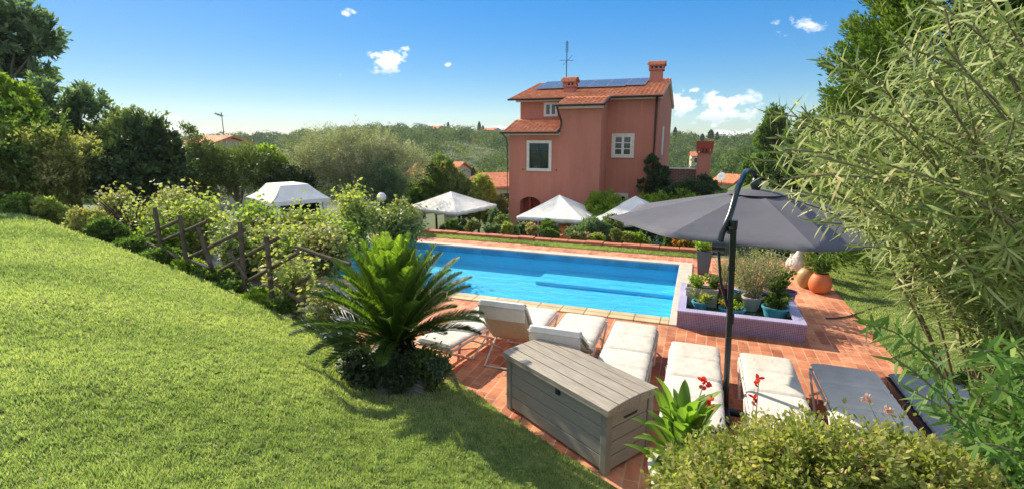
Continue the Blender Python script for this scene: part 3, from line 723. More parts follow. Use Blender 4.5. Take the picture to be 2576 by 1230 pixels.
# ================================================================== far wood on the hills
nt_ = 3000
blobs = []
while len(blobs) < nt_:
    u = random.uniform(-250, 2750); d = 62+360*random.random()**.85
    lat = (u-CX)/(F*1.0229)*d
    x, y = lat*CYW-d*SYW, lat*SYW+d*CYW
    r = random.uniform(2.4, 5.4)*(.75 if d < 150 else 1)
    z = float(Tz(x, y)); 
    blobs.append((x, y, z+r*.75, r, r, r*random.uniform(.8, 1.15)))
Bb = np.array(blobs); per = 120
nn = nt_*per; bi = np.repeat(np.arange(nt_), per); dv = unit(rng.normal(size=(nn, 3))); dv[:, 2] = np.abs(dv[:, 2])*1.0-.15
nd = unit(dv); lump = 1+.16*np.sin(nd[:, 0]*5+bi)*np.sin(nd[:, 2]*6+bi*1.7)
pts = Bb[bi, :3]+nd*Bb[bi, 3:]*(lump*(.82+.22*rng.random(nn)))[:, None]
pn_ = .5+.5*np.sin(Bb[:, 0]*.045+2*np.sin(Bb[:, 1]*.03))*np.sin(Bb[:, 1]*.05+1.5*np.sin(Bb[:, 0]*.027))
tv = (.55*rng.random(nt_)+.45*pn_)[bi]
leaves('hillside_wood', pts, unit(np.cross(nd, rng.normal(size=(nn, 3)))), unit(nd+.16*rng.normal(size=(nn, 3))), (.28+.0024*np.hypot(pts[:, 0], pts[:, 1]))*rng.uniform(.6, 1.3, nn), (.2+.0018*np.hypot(pts[:, 0], pts[:, 1]))*rng.uniform(.6, 1.3, nn), L_['wood'], None, 'quad', np.clip(.72*tv+.28*rng.random(nn), 0, 1), 0)
tag(bpy.data.objects['hillside_wood'], 'dense mixed wood covering the hills behind the garden', 'wood', kind='stuff')
def cypress(u, vt, vb, d, wpx, label, n=900, group=None, lm='dark'):
    b = PF(u, vb, d); top = PF(u, vt, d); hgt = top.z-b.z; r = wpx/2*mpp(d)
    t = thing('cypress_tree', label, 'cypress', b, 0, group)
    mb = MB(); mb.tube([(0, 0, -2), (0, 0, hgt*.8)], [r*.2, r*.05], 6); mb.build('trunk', M['bark'], t)
    tt = rng.random(n); prof = np.sin(np.clip(tt*.9+.12, 0, 1)*math.pi)**.6
    a = rng.uniform(0, 2*math.pi, n); rr_ = r*prof*(.75+.35*rng.random(n))
    C = np.stack([rr_*np.cos(a), rr_*np.sin(a), tt*hgt], 1); D = unit(np.stack([np.cos(a)*.3, np.sin(a)*.3, np.ones(n)], 1)+.25*rng.normal(size=(n, 3)))
    leaves('crown', C, D, unit(np.stack([np.cos(a), np.sin(a), 0*a], 1)+.3*rng.normal(size=(n, 3))), hgt*.1, r*.6, L_[lm], t)
cypress(1128, 309, 334, 395, 6, 'slim dark cypress alone on the crest above the grey building')
cypress(1206, 309, 345, 385, 9, 'dark pointed cypress on the crest above the pink house')
cypress(1215, 318, 345, 385, 7, 'shorter cypress close to the right of the pointed one above the pink house')
cypress(1191, 424, 452, 60, 10, 'small dark cypress among the roofs left of the villa')
cypress(1787, 328, 352, 300, 14, 'broad dark cypress on the crest directly above the oven chimney')
cypress(1803, 334, 356, 300, 8, 'narrow cypress just right of the oven chimney cap on the crest')
cypress(1766, 338, 356, 300, 9, 'small dark cypress left of the oven chimney cap on the crest')
cypress(1697, 322, 350, 300, 9, 'tall cypress on the crest touching the right wall of the villa')
cypress(1844, 345, 362, 300, 7, 'tiny cypress on the crest midway to the pine')
cypress(1862, 347, 362, 300, 8, 'small cypress on the crest left of the pine')
# ================================================================== sun loungers
def cushion_mb(path, wd, th, nseg, M_=56, head=None):
    """padded mattress swept along path of (y,z); nseg quilted sections"""
    pts = [Vector((0, y, z)) for y, z in path]
    ln = [0]
    for a, b in zip(pts, pts[1:]): ln.append(ln[-1]+(b-a).length)
    tot = ln[-1]
    K = 20; V = []; Fc = []
    for i in range(M_+1):
        s = tot*i/M_
        j = max(k for k in range(len(ln)) if ln[k] <= s+1e-9); j = min(j, len(pts)-2)
        t = (s-ln[j])/(ln[j+1]-ln[j]); p = pts[j].lerp(pts[j+1], t)
        d = (pts[min(j+1, len(pts)-1)]-pts[j]).normalized(); nrm = Vector((0, -d.z, d.y))
        if nrm.z < 0: nrm = -nrm
        ph = (s/tot*nseg) % 1; g = min(ph, 1-ph)*tot/nseg
        e = min(s, tot-s)
        q = (1-math.exp(-(g/.014)))*.42+.58
        if e < .05: q = min(q, .35+.65*math.sqrt(max(0, 1-(1-e/.05)**2)))
        wob = 1+.012*math.sin(i*1.7)
        for k in range(K):
            a = 2*math.pi*k/K; cxx = abs(math.cos(a))**.35*(1 if math.cos(a) >= 0 else -1); sz = abs(math.sin(a))**.7*(1 if math.sin(a) >= 0 else -1)
            hh = th*(.5+.5*sz)*(q if sz > 0 else 1)
            V.append(p+Vector((cxx*wd/2*wob, 0, 0))+nrm*hh)
    for i in range(M_):
        for k in range(K): Fc.append((i*K+k, i*K+(k+1) % K, (i+1)*K+(k+1) % K, (i+1)*K+k))
    Fc.append(tuple(range(K))); Fc.append(tuple(range(M_*K, M_*K+K))[::-1])
    mb = MB(); mb.v = [tuple(v) for v in V]; mb.f = Fc; return mb
def lounger(label, x, ytop, ln=1.92, wd=.60, rz=0., back=None, dark=False, group='sun loungers in a row beside the pool', z=.30):
    """origin at the pool end; extends toward -y"""
    t = thing('sun_lounger', label, 'sun lounger', (x, ytop, 0), rz, group)
    fm = M['frame_dark'] if dark else M['frame_white']; cm = M['cushion_grey'] if dark else M['cushion']
    h = wd/2-.015
    hy = -ln+.75                       # hinge of the backrest
    if back: ang, bl = back
    else: ang, bl = 0, .75
    by, bz = hy-math.cos(ang)*bl, z+math.sin(ang)*bl
    for s in (-1, 1):
        mb = MB(); mb.tube([(s*h, -.02, z-.02), (s*h, hy, z-.02)], .016, 8)
        if not back: mb.tube([(s*h, hy, z-.02), (s*h, -ln, z-.02)], .016, 8)
        if dark: mb.box(s*h-.02, s*h+.02, -ln, 0, z-.09, z-.0)
        mb.build('side_rail', fm, t, True)
    mb = MB(); mb.tube([(-h, -.02, z-.02), (h, -.02, z-.02)], .016, 8); mb.tube([(-h, -ln+.02 if not back else hy, z-.02), (h, -ln+.02 if not back else hy, z-.02)], .016, 8)
    mb.build('cross_bar', fm, t, True)
    for yy in (-.32, hy-.05):
        for s in (-1, 1):
            mb = MB(); mb.tube([(s*(h+.012), yy+.24, z-.03), (s*(h+.012), yy-.24, .015)], .013, 6)
            if not back or yy > -1: mb.tube([(s*(h-.012), yy-.24, z-.03), (s*(h-.012), yy+.24, .015)], .013, 6)
            else: mb.tube([(s*(h-.012), yy-.14, z-.03), (s*(h-.012), yy+.3, .015)], .013, 6)
            mb.build('leg', fm, t, True)
        mb = MB(); mb.tube([(-h-.01, yy-.24, .016), (h+.01, yy-.24, .016)], .012, 6); mb.build('foot_bar', fm, t, True)
    if back:
        for s in (-1, 1):
            mb = MB(); mb.tube([(s*(h+.02), hy+.02, z-.02), (s*(h+.02), by, bz)], .015, 8); mb.tube([(s*(h+.03), hy-.0, z+.02), (s*(h+.03), hy-.35*math.cos(ang)-.05, .30*math.sin(ang)+z+.02)], .012, 6)
            mb.build('back_rail', fm, t, True)
        mb = MB(); mb.tube([(-h-.02, by, bz), (h+.02, by, bz)], .015, 8); mb.build('head_bar', fm, t, True)
        # woven sling on the underside of the backrest
        nn_ = Vector((0, -math.sin(ang), -math.cos(ang)))
        mb = MB(); V = []
        for i in range(9):
            q = i/8; sag = .05*math.sin(math.pi*q)
            for sx in np.linspace(-h, h, 7):
                p_ = Vector((sx, hy-math.cos(ang)*bl*q, z-.02+math.sin(ang)*bl*q))+nn_*(sag*(1-(sx/h)**2*.6)+.02)
                V.append(p_)
        mb.v = [tuple(v) for v in V]
        for i in range(8):
            for k in range(6): mb.f.append((i*7+k, i*7+k+1, i*7+k+8, i*7+k+7))
        o = mb.build('sling', M['sling'], t, True); sm = o.modifiers.new('s', 'SOLIDIFY'); sm.thickness = .006
        # flap of the cushion folded over the head bar
        mb = cushion_mb([(by-.028, bz-.17), (by-.035, bz-.02), (by+.005, bz+.045), (by+.06, bz+.0)], wd*.96, .028, 1, 24); mb.build('head_flap', cm, t, True)
        mb = cushion_mb([(-.03, z), (hy, z), (hy-math.cos(ang)*bl, z+math.sin(ang)*bl)], wd-.03, .07, 4, 70)
    else:
        mb = cushion_mb([(-.0, z), (-ln*.5, z-.004), (-ln, z)], wd-.03, .07, 4, 70)
    mb.build('cushion', cm, t, True)
    # tie tapes
    mb = MB()
    for s in (-1, 1): mb.tube([(s*(h+.0), hy*.5, z+.02), (s*(h+.03), hy*.5+.02, z-.05), (s*(h+.02), hy*.5-.02, z-.14)], .006, 5)
    mb.build('tie_tape', M['cushion'], t)
    return t
M['cushion_grey'] = pmat('cushion_grey', (.36, .37, .39), (.29, .30, .32), .85, 3, bmp=.3, bscale=9, bdist=.02, spec=.2)
G1 = 'white padded sun loungers beside the pool'
lounger('white sun lounger lying flat nearest the palm, its head end in leafy shade', -2.74, 6.93, 1.75, .58, R(-9), group=G1)
lounger('white sun lounger with backrest raised steeply, beige sling back facing the storage box', -2.12, 6.86, 1.84, .62, 0, (R(52), .72), group=G1, z=.34)
lounger('white sun lounger with backrest half raised, directly behind the storage box', -1.39, 6.83, 1.86, .62, 0, (R(34), .76), group=G1, z=.33)
lounger('flat white sun lounger just right of the storage box lid, nearest the pool corner', -.68, 6.80, 1.95, .61, group=G1)
lounger('flat white sun lounger left of the parasol pole with red flowers in front of it', .10, 6.33, 1.95, .59, group=G1)
lounger('flat white sun lounger just right of the parasol pole', .89, 6.26, 1.95, .58, group=G1)
lounger('sun lounger with grey shaded cushion, between the white ones and the dark framed one', 1.66, 6.16, 1.95, .66, group=G1, z=.33)
lounger('dark framed grey sun lounger farthest right, half hidden by oleander leaves', 2.42, 6.18, 1.95, .68, dark=True, group=G1, z=.33)

# ================================================================== storage box
bx = Vector((-.58, 3.87, 0)); ang = math.atan2(-.77, 1.22)
L0, D0_, Hh_ = 1.44, .63, .66
t = thing('storage_box', 'large weathered beige plank-look garden storage box with lid beside the lawn edge', 'storage box', (-1.80, 4.64, 0), ang)
def bpart(mb, name, m, par=None, sm=False): return mb.build(name, M[m], par or t, sm)
mb = MB(); mb.box(.05, L0-.05, .05, D0_-.05, .03, .56); bpart(mb, 'inner_bin', 'box_gap')
ph = .128
def planks(a0, a1, fixed, axis_, n=4):
    mb = MB()
    for q in range(n):
        z0 = .035+q*(ph+.008)
        if axis_ == 'x': mb.box(a0, a1, fixed[0], fixed[1], z0, z0+ph, .006)
        else: mb.box(fixed[0], fixed[1], a0, a1, z0, z0+ph, .006)
    return mb
bpart(planks(.075, L0-.075, (.015, .048), 'x'), 'front_panel', 'box_side')
bpart(planks(.075, L0-.075, (D0_-.048, D0_-.015), 'x'), 'back_panel', 'box_side')
bpart(planks(.075, D0_-.075, (L0-.048, L0-.012), 'y'), 'end_panel', 'box_side')
bpart(planks(.075, D0_-.075, (.012, .048), 'y'), 'end_panel', 'box_side')
for (x0, y0) in ((0, 0), (L0-.072, 0), (0, D0_-.072), (L0-.072, D0_-.072)):
    mb = MB(); mb.box(x0, x0+.072, y0, y0+.072, 0, .585, .008); bpart(mb, 'corner_post', 'box_post')
mb = MB(); mb.box(.30, L0-.30, .012, .04, .578, .588); bpart(mb, 'front_lip', 'box_gap')
# end handle
hm = MB(); hm.prism([(.22, .50), (.42, .50), (.40, .475), (.24, .475)], 'x', L0-.02, L0-.009); bpart(hm, 'handle', 'box_gap')
# lid: slightly domed planks
lid = MB(); nP = 5; e = .03
ys = np.linspace(-e, D0_+e, nP+1)
def lz(y): return .655+.03*(1-((y-D0_/2)/(D0_/2+e))**2)
for q in range(nP):
    a_, b_ = ys[q]+.005, ys[q+1]-.005
    lid.prism([(a_, .60), (b_, .60), (b_, lz(b_)), ((a_+b_)/2, lz((a_+b_)/2)), (a_, lz(a_))], 'x', -e, L0+e)
lo = bpart(lid, 'lid', 'box_wood'); bv = lo.modifiers.new('b', 'BEVEL'); bv.width = .006; bv.segments = 2
mb = MB(); mb.box(-e+.004, L0+e-.004, -e+.004, D0_+e-.004, .592, .612, .003); bpart(mb, 'lid_rim', 'box_wood')
mb = MB(); mb.box(.02, L0-.02, .02, D0_-.02, .565, .59); bpart(mb, 'gap', 'box_gap')
# latch
mb = MB(); mb.box(L0*.55, L0*.55+.05, -.012, .012, .52, .60, .004); bpart(mb, 'latch', 'box_gap')

# ================================================================== cantilever parasol
pc = Vector((.68, 7.04, 0)); pb = Vector((.40, 5.36, 0))
t = thing('cantilever_parasol', 'big slate grey cantilever parasol with bent black arm between the sun loungers', 'parasol', pb)
def loc(p): return (p[0]-pb.x, p[1]-pb.y, p[2]-pb.z)
# canopy: eight concave panels with thickness
Rr, zt, ze = 1.84, 2.23, 1.85; ns, nr2 = 8, 10
rot0 = R(22.5-9.5)
V = []; Fc = []
per = 8
for r in range(nr2+1):
    f = .07+.93*r/nr2
    for k in range(ns*per):
        s = k//per; q = (k % per)/per
        a0 = rot0+2*math.pi*s/ns; a1 = rot0+2*math.pi*(s+1)/ns
        e0 = Vector((math.cos(a0), math.sin(a0), 0)); e1 = Vector((math.cos(a1), math.sin(a1), 0))
        p_ = e0.lerp(e1, q)*Rr*f
        # cloth hangs in between ribs, edge cut in a shallow curve
        inn = 4*q*(1-q)
        zz = zt-(zt-ze)*f**1.12-.05*inn*f*(1-.55*f)
        p_ = p_*(1-.035*inn*f)
        V.append((pc.x+p_.x-pb.x, pc.y+p_.y-pb.y, zz))
nk = ns*per
for r in range(nr2):
    for k in range(nk): Fc.append((r*nk+k, r*nk+(k+1) % nk, (r+1)*nk+(k+1) % nk, (r+1)*nk+k))
mb = MB(); mb.v = V; mb.f = Fc; cnp = mb.build('canopy', M['parasol'], t, True)
try: cnp.data.set_sharp_from_angle(angle=R(8))
except Exception: pass
so_ = cnp.modifiers.new('s', 'SOLIDIFY'); so_.thickness = .004
mb = MB(); mb.lathe([(.34, 0), (.25, .025), (.12, .045), (.02, .05)], 16, (pc.x-pb.x, pc.y-pb.y, zt-.035)); mb.build('vent', M['parasol'], t, True)
for s in range(ns):
    a0 = rot0+2*math.pi*s/ns; pts = []
    for r in range(6):
        f = .05+.94*r/5; pts.append((pc.x-pb.x+math.cos(a0)*Rr*f, pc.y-pb.y+math.sin(a0)*Rr*f, zt-(zt-ze)*f**1.12-.022))
    mb = MB(); mb.tube(pts, .010, 6); mb.build('rib', M['pole_metal'], t, True)
mb = MB(); mb.lathe([(.03, 1.95), (.05, 1.97), (.05, 2.25), (.07, 2.30), (.05, 2.38), (.02, 2.41)], 14, (pc.x-pb.x, pc.y-pb.y, 0)); mb.build('hub', M['pole_metal'], t, True)
top_ = Vector((0.04, .02, 2.10))
tl = Vector((-.05, 0, 0))
mb = MB(); mb.tube([(tl.x+.09, 0, 0), (tl.x+.05, 0, 1.0), (tl.x, 0, 2.08)], .031, 14); pole = mb.build('pole', M['pole_metal'], t, True)
mb = MB(); mb.tube([(tl.x+.055, 0, 1.02), (tl.x+.052, 0, 1.12)], .037, 14); mb.build('collar', M['pole_metal'], pole, True); mb = MB(); mb.tube([(tl.x+.022, 0, 1.58), (tl.x+.02, 0, 1.62)], .037, 14); mb.build('collar', M['pole_metal'], pole, True)
a0 = Vector((-.17, -.05, 1.82)); 
pts = [a0, Vector((-.14, -.02, 1.98)), Vector((-.085, .05, 2.14)), Vector((-.03, .25, 2.36)), Vector((.02, .55, 2.43)), Vector((.07, .85, 2.49)), Vector((.12, 1.25, 2.50)), Vector((.22, 1.56, 2.47)), Vector((.28, 1.68, 2.38))]
sm_ = []
for i in range(len(pts)-1):
    p0, p1, p2, p3 = pts[max(i-1, 0)], pts[i], pts[i+1], pts[min(i+2, len(pts)-1)]
    for q in range(5):
        u_ = q/5; sm_.append(.5*((2*p1)+(p2-p0)*u_+(2*p0-5*p1+4*p2-p3)*u_*u_+(3*p1-p0-3*p2+p3)*u_**3))
sm_.append(pts[-1])
mb = MB(); mb.tube(sm_, .030, 12); mb.build('arm', M['pole_metal'], t, True)
mb = MB(); mb.tube([(-.235, -.07, 1.83), (-.115, -.07, 1.83)], .058, 16); mb.build('crank_housing', M['pole_metal'], t, True)
mb = MB(); mb.tube([(-.17, -.10, 1.80), (-.12, -.03, 1.45), (-.02, 0, 1.15)], .014, 8); mb.build('strut', M['pole_metal'], t, True)
mb = MB(); mb.tube([(-.10, -.02, 1.99), (tl.x, 0, 2.0)], .042, 12); mb.tube([(tl.x, 0, 2.0), (tl.x, 0, 2.09)], .04, 12); mb.build('joint', M['pole_metal'], t, True)
mb = MB(); mb.box(-.32, .40, -.04, .04, .0, .05, .01); mb.box(0, .08, -.40, .40, .051, .09, .01); mb.build('base_cross', M['pole_metal'], t)

# ================================================================== mosaic planter and pots
x0, x1, y0, y1, zh = -.17, 1.60, 7.80, 9.42, .25
t = thing('mosaic_planter', 'low purple mosaic planter bed with lilac rim at the pool corner', 'planter', (x0, y0, 0))
o = (x0, y0, 0); wt = .15
mb = MB(); mb.box(x0, x1, y0, y0+.03, 0.0, zh); mb.box(x0, x0+.03, y0+.031, y1-.031, 0, zh); mb.box(x1-.03, x1, y0+.031, y1-.031, 0, zh); mb.box(x0, x1, y1-.03, y1, 0, zh)
mb.build('side', M['mosaic'], t, off=o)
mb = MB(); mb.box(x0-.004, x1+.004, y0-.004, y0+wt, zh+.001, zh+.022); mb.box(x0-.004, x1+.004, y1-wt, y1+.004, zh+.001, zh+.022)
mb.box(x0-.004, x0+wt*.8, y0+wt+.001, y1-wt-.001, zh+.001, zh+.022); mb.box(x1-wt, x1+.004, y0+wt+.001, y1-wt-.001, zh+.001, zh+.022)
mb.build('rim', M['mosaic_top'], t, off=o)
mb = MB(); mb.box(x0+.031, x1-.031, y0+.031, y1-.031, 0, .10); mb.build('turf', M['turf_mat'], t, off=o)
def pot(label, cat, c, prof, mname, name='flower_pot', n=28, sx=1, sy=1, soil=True, group=None, square=False):
    t = thing(name, label, cat, c, 0, group)
    mb = MB()
    rr = max(p[0] for p in prof)
    mb.lathe(prof, 4 if square else n, sx=sx, sy=sy); o = mb.build('pot', M[mname], t, not square)
    if square: o.rotation_euler = (0, 0, R(45)+.0)
    zt = max(p[1] for p in prof)
    if soil:
        mb = MB(); ri = prof[-1][0]
        mb.lathe([(ri*.98, -.002), (ri*.5, .008), (.01, .012)], 4 if square else n, (0, 0, prof[-1][1]), sx, sy); s = mb.build('soil', M['soil'], t, True)
        if square: s.rotation_euler = (0, 0, R(45))
    return t
def tap(r0, r1, h, lip=.012, th=.012, dp=.03): return [(r0, 0), (r0+.001, .004), (r1-.003, h-.03), (r1+lip, h-.028), (r1+lip, h), (r1-th, h), (r1-th-.01, h-dp)]
zb_ = .102
pot('small light blue bucket pot at the front left of the mosaic planter', 'flower pot', P(1760, 781, zb_), tap(.085, .125, .17), 'pot_blue')
pot('wide light blue oval pot in the mosaic planter behind the parasol pole', 'flower pot', P(1840, 797, zb_), tap(.10, .14, .16), 'pot_blue', sx=1.35)
pot('large light blue tub with handles at the front right of the mosaic planter', 'flower pot', P(1948, 800, zb_), tap(.125, .165, .20), 'pot_blue', sx=1.15)
pot('tapered greyish white pot with a tall dry plant in the middle of the mosaic planter', 'flower pot', P(1888, 779, zb_), tap(.10, .15, .24), 'pot_white')
pot('small light blue pot hidden behind the parasol pole in the mosaic planter', 'flower pot', P(1857, 760, zb_), tap(.08, .11, .18), 'pot_blue')
pot('dark violet pot at the right rear of the mosaic planter', 'flower pot', P(1975, 765, zb_), tap(.11, .15, .24), 'pot_purple')
pot('square maroon pot behind the left part of the mosaic planter', 'flower pot', P(1821, 752, zb_), tap(.12, .17, .24), 'pot_maroon', square=True)
pot('tall square slate grey pot standing at the far pool corner', 'flower pot', P(1768, 688, 0), tap(.15, .22, .52), 'pot_slate', square=True)
# cream trough
c = P(1762, 765, zb_)
t = thing('planter_trough', 'long cream rectangular trough at the left rear of the mosaic planter', 'planter', c)
mb = MB(); mb.box(-.25, .25, -.12, .12, 0, .29, .008); mb.build('trough', M['pot_cream'], t)
mb = MB(); mb.box(-.26, .26, -.13, -.105, .27, .315, .004); mb.box(-.26, .26, .105, .13, .27, .315, .004); mb.box(-.26, -.235, -.104, .104, .27, .315, .004); mb.box(.235, .26, -.104, .104, .27, .315, .004); mb.build('rim', M['pot_cream'], t)
mb = MB(); mb.box(-.234, .234, -.104, .104, .291, .300); mb.build('soil', M['soil'], t)
# round pots along the path
pot('round terracotta orange ball pot beside the brick path', 'flower pot', P(2060, 735, 0), [(.11, 0), (.17, .05), (.20, .14), (.19, .24), (.15, .33), (.125, .36), (.13, .375), (.11, .375), (.105, .34)], 'pot_orange', 'ball_pot')
pot('ochre glazed ceramic jar left of the orange ball pot', 'jar', P(2026, 722, 0), [(.10, 0), (.15, .07), (.18, .18), (.17, .29), (.11, .37), (.075, .39), (.08, .41), (.06, .41), (.055, .38)], 'pot_ochre', 'ceramic_jar')
pot('tall white amphora vase with narrow neck beside the path', 'vase', P(2006, 688, 0), [(.07, 0), (.14, .07), (.19, .18), (.17, .30), (.10, .42), (.06, .50), (.05, .58), (.075, .62), (.055, .62), (.04, .58)], 'urn_white', 'amphora')
pot('small white vase left of the tall white amphora', 'vase', P(1990, 678, 0), [(.06, 0), (.11, .06), (.13, .15), (.09, .26), (.05, .32), (.06, .36), (.04, .36), (.03, .33)], 'urn_white', 'vase')
# classical urn in the foreground
uc = PF(1722, 1150, 3.15); uz = 0.02
pot('pale white stone urn under the canna in the foreground', 'urn', (uc.x, uc.y, uz), [(.15, 0), (.16, .03), (.09, .07), (.085, .11), (.13, .17), (.20, .30), (.215, .40), (.19, .48), (.20, .52), (.245, .54), (.25, .57), (.20, .57), (.19, .53)], 'urn_white', 'garden_urn', n=36)
# hose on the path
hp = [P(u, v, .016) for u, v in ((2078, 800), (2100, 800), (2135, 795), (2165, 786), (2190, 776), (2215, 770), (2260, 770))]
mb = MB(); mb.tube(hp, .013, 8); tag(mb.build('garden_hose', M['rubber'], None, True), 'thin dark garden hose lying across the brick path by the lawn', 'hose')
# skimmer / pool hose thing at the pool corner
# ================================================================== tents and pavilion
def tent(name, label, c, s, rz, z_eave, rise, gz, curtains=False, group=None):
    t = thing(name, label, 'gazebo', (c[0], c[1], gz), rz, group)
    h = s/2; n = 14; V = []; Fc = []
    ze_ = z_eave-gz
    for f in range(4):
        o_ = len(V); a = f*math.pi/2; ca, sa = math.cos(a), math.sin(a)
        for i in range(n+1):
            q = i/n
            for k in range(n+1):
                w_ = (k/n*2-1)*(1-q)
                x_, y_ = w_*h, -h*(1-q)
                sag = .10*rise*math.sin(math.pi*q)*(1-abs(k/n*2-1)*.8)+.012*math.sin(k*2.1+f)*math.sin(i*1.3+f*2)*(1-q)
                zz = ze_+rise*q-sag
                V.append((x_*ca-y_*sa, x_*sa+y_*ca, zz))
        for i in range(n):
            for k in range(n): Fc.append((o_+i*(n+1)+k, o_+i*(n+1)+k+1, o_+(i+1)*(n+1)+k+1, o_+(i+1)*(n+1)+k))
    mb = MB(); mb.v = V; mb.f = Fc; o = mb.build('canopy', M['canvas'], t, True)
    mb = MB()
    m_ = 16
    for f in range(4):
        a = f*math.pi/2; ca, sa = math.cos(a), math.sin(a); o_ = len(mb.v)
        for i in range(m_+1):
            x_ = -h+s*i/m_
            for zz, yo in ((ze_+.0, 0), (ze_-.16-.02*math.sin(i*1.9+f), .012*math.sin(i*2.2))):
                y_ = -h-.008+yo; mb.v.append((x_*ca-y_*sa, x_*sa+y_*ca, zz))
        for i in range(m_): mb.f.append((o_+2*i, o_+2*i+1, o_+2*i+3, o_+2*i+2))
    o = mb.build('valance', M['canvas'], t, True); sm = o.modifiers.new('s', 'SOLIDIFY'); sm.thickness = .004
    for sx in (-1, 1):
        for sy in (-1, 1):
            mb = MB(); mb.box(sx*(h-.06)-.03, sx*(h-.06)+.03, sy*(h-.06)-.03, sy*(h-.06)+.03, 0, ze_-.02); mb.build('post', M['white_paint'], t)
    if curtains:
        for (xa, xb, yy) in ((-h+.1, -h+.95, -h+.1), (h-.75, h-.1, -h+.1)):
            mb = MB(); k = 26
            for i in range(k+1):
                x_ = xa+(xb-xa)*i/k
                mb.v += [(x_, yy+.04*math.sin(i*1.25), ze_-.05), (x_*.97, yy+.05*math.sin(i*1.25+.3), .1)]
            for i in range(k): mb.f.append((2*i, 2*i+1, 2*i+3, 2*i+2))
            mb.build('curtain', M['curtain'], t, True)
    return t
tent('gazebo_tent', 'white square pyramid gazebo directly in front of the villa arch', (-5.42, 20.15), 2.78, 0, -.24, .78, -2.2)
tent('gazebo_tent', 'white square pyramid gazebo half hidden by the grey parasol edge', (-2.35, 20.4), 2.95, 0, -.27, .86, -2.2)
tent('gazebo_tent', 'white gazebo with pale curtains among shrubs left of the villa', (-10.45, 20.1), 2.95, R(-12), -.16, .66, -2.2, True)
# large hip roofed pavilion at left
pcn = PF(724, 500, 17.0); gz = -1.5
t = thing('pavilion', 'white pavilion with flat topped hipped canvas roof behind the left shrubs', 'gazebo', (pcn.x, pcn.y, gz), -YAW-R(4))
z1 = PF(724, 497, 17).z-gz; z2 = PF(724, 462, 17).z-gz; s = mpp(17)*.90
w1 = 98*s; w2 = 54*s; dp = .95
ring1 = [(-w1, -dp, z1), (w1, -dp, z1), (w1, dp, z1), (-w1, dp, z1)]; ring2 = [(-w2+.05, -.45, z2), (w2+.05, -.45, z2), (w2+.05, .45, z2), (-w2+.05, .45, z2)]
mb = MB(); n = 8
for f in range(4):
    a_, b_, c_, d_ = Vector(ring1[f]), Vector(ring1[(f+1) % 4]), Vector(ring2[(f+1) % 4]), Vector(ring2[f]); o_ = len(mb.v)
    for i in range(n+1):
        for k in range(n+1):
            q, r = i/n, k/n; p_ = (a_.lerp(b_, r)).lerp(d_.lerp(c_, r), q); p_.z -= .06*math.sin(math.pi*q)+.03*math.sin(math.pi*q)*math.sin(k*2+f); mb.v.append(tuple(p_))
    for i in range(n):
        for k in range(n): mb.f.append((o_+i*(n+1)+k, o_+i*(n+1)+k+1, o_+(i+1)*(n+1)+k+1, o_+(i+1)*(n+1)+k))
mb.add(ring2, [(0, 1, 2, 3)])
mb.build('canopy', M['canvas'], t, True)
mb = MB()
mb.box(-w1, w1, -dp-.02, -dp+.02, z1-.12, z1-.002); mb.box(-w1, w1, dp-.02, dp+.02, z1-.12, z1-.002); mb.box(-w1, -w1+.04, -dp+.021, dp-.021, z1-.12, z1-.002); mb.box(w1-.04, w1, -dp+.021, dp-.021, z1-.12, z1-.002)
mb.build('eave_beam', M['white_paint'], t)
for ux in (712, 815):
    xx = (ux-724)*s*1.1
    mb = MB(); mb.box(xx-.06, xx+.06, -dp+.1, -dp+.22, 0, z1-.121); mb.build('post', M['white_paint'], t)
    mb = MB(); mb.tube([(xx, -dp+.16, z1-.7), (xx+(-.45 if ux > 800 else .45), -dp+.16, z1-.14)], .03, 6); mb.build('brace', M['white_paint'], t)
for xx in (-w1+.15, w1-.1):
    mb = MB(); mb.box(xx-.06, xx+.06, dp-.22, dp-.1, 0, z1-.121); mb.build('post', M['white_paint'], t)
M['navy'] = pmat('curtain_navy', (.02, .025, .07), (.012, .015, .045), .9, 4)
mb = MB(); k = 60
for i in range(k+1):
    x_ = -w1*.75+(w1*1.62)*i/k; mb.v += [(x_, dp-.35+.05*math.sin(i*1.3), z1-.16), (x_, dp-.35+.06*math.sin(i*1.3+.2), .05)]
for i in range(k): mb.f.append((2*i, 2*i+1, 2*i+3, 2*i+2))
mb.build('curtain', M['navy'], t, True)
# globe lamp
lp = PF(960, 497, 16.5)
t = thing('garden_lamp', 'round white globe lamp on a pole beside the olive tree', 'lamp', (lp.x, lp.y, -1.2))
mb = MB(); r = .155; mb.lathe([(r*math.sin(math.pi*q/16)+.001, -r*math.cos(math.pi*q/16)) for q in range(17)], 20, (0, 0, lp.z+1.2)); mb.build('globe', M['lamp_globe'], t, True)
mb = MB(); mb.tube([(0, 0, 0), (0, 0, lp.z+1.2-r)], .035, 8); mb.lathe([(.06, 0), (.07, .05), (.05, .07)], 12, (0, 0, lp.z+1.2-r-.05)); mb.build('pole', M['dark_metal'], t, True)
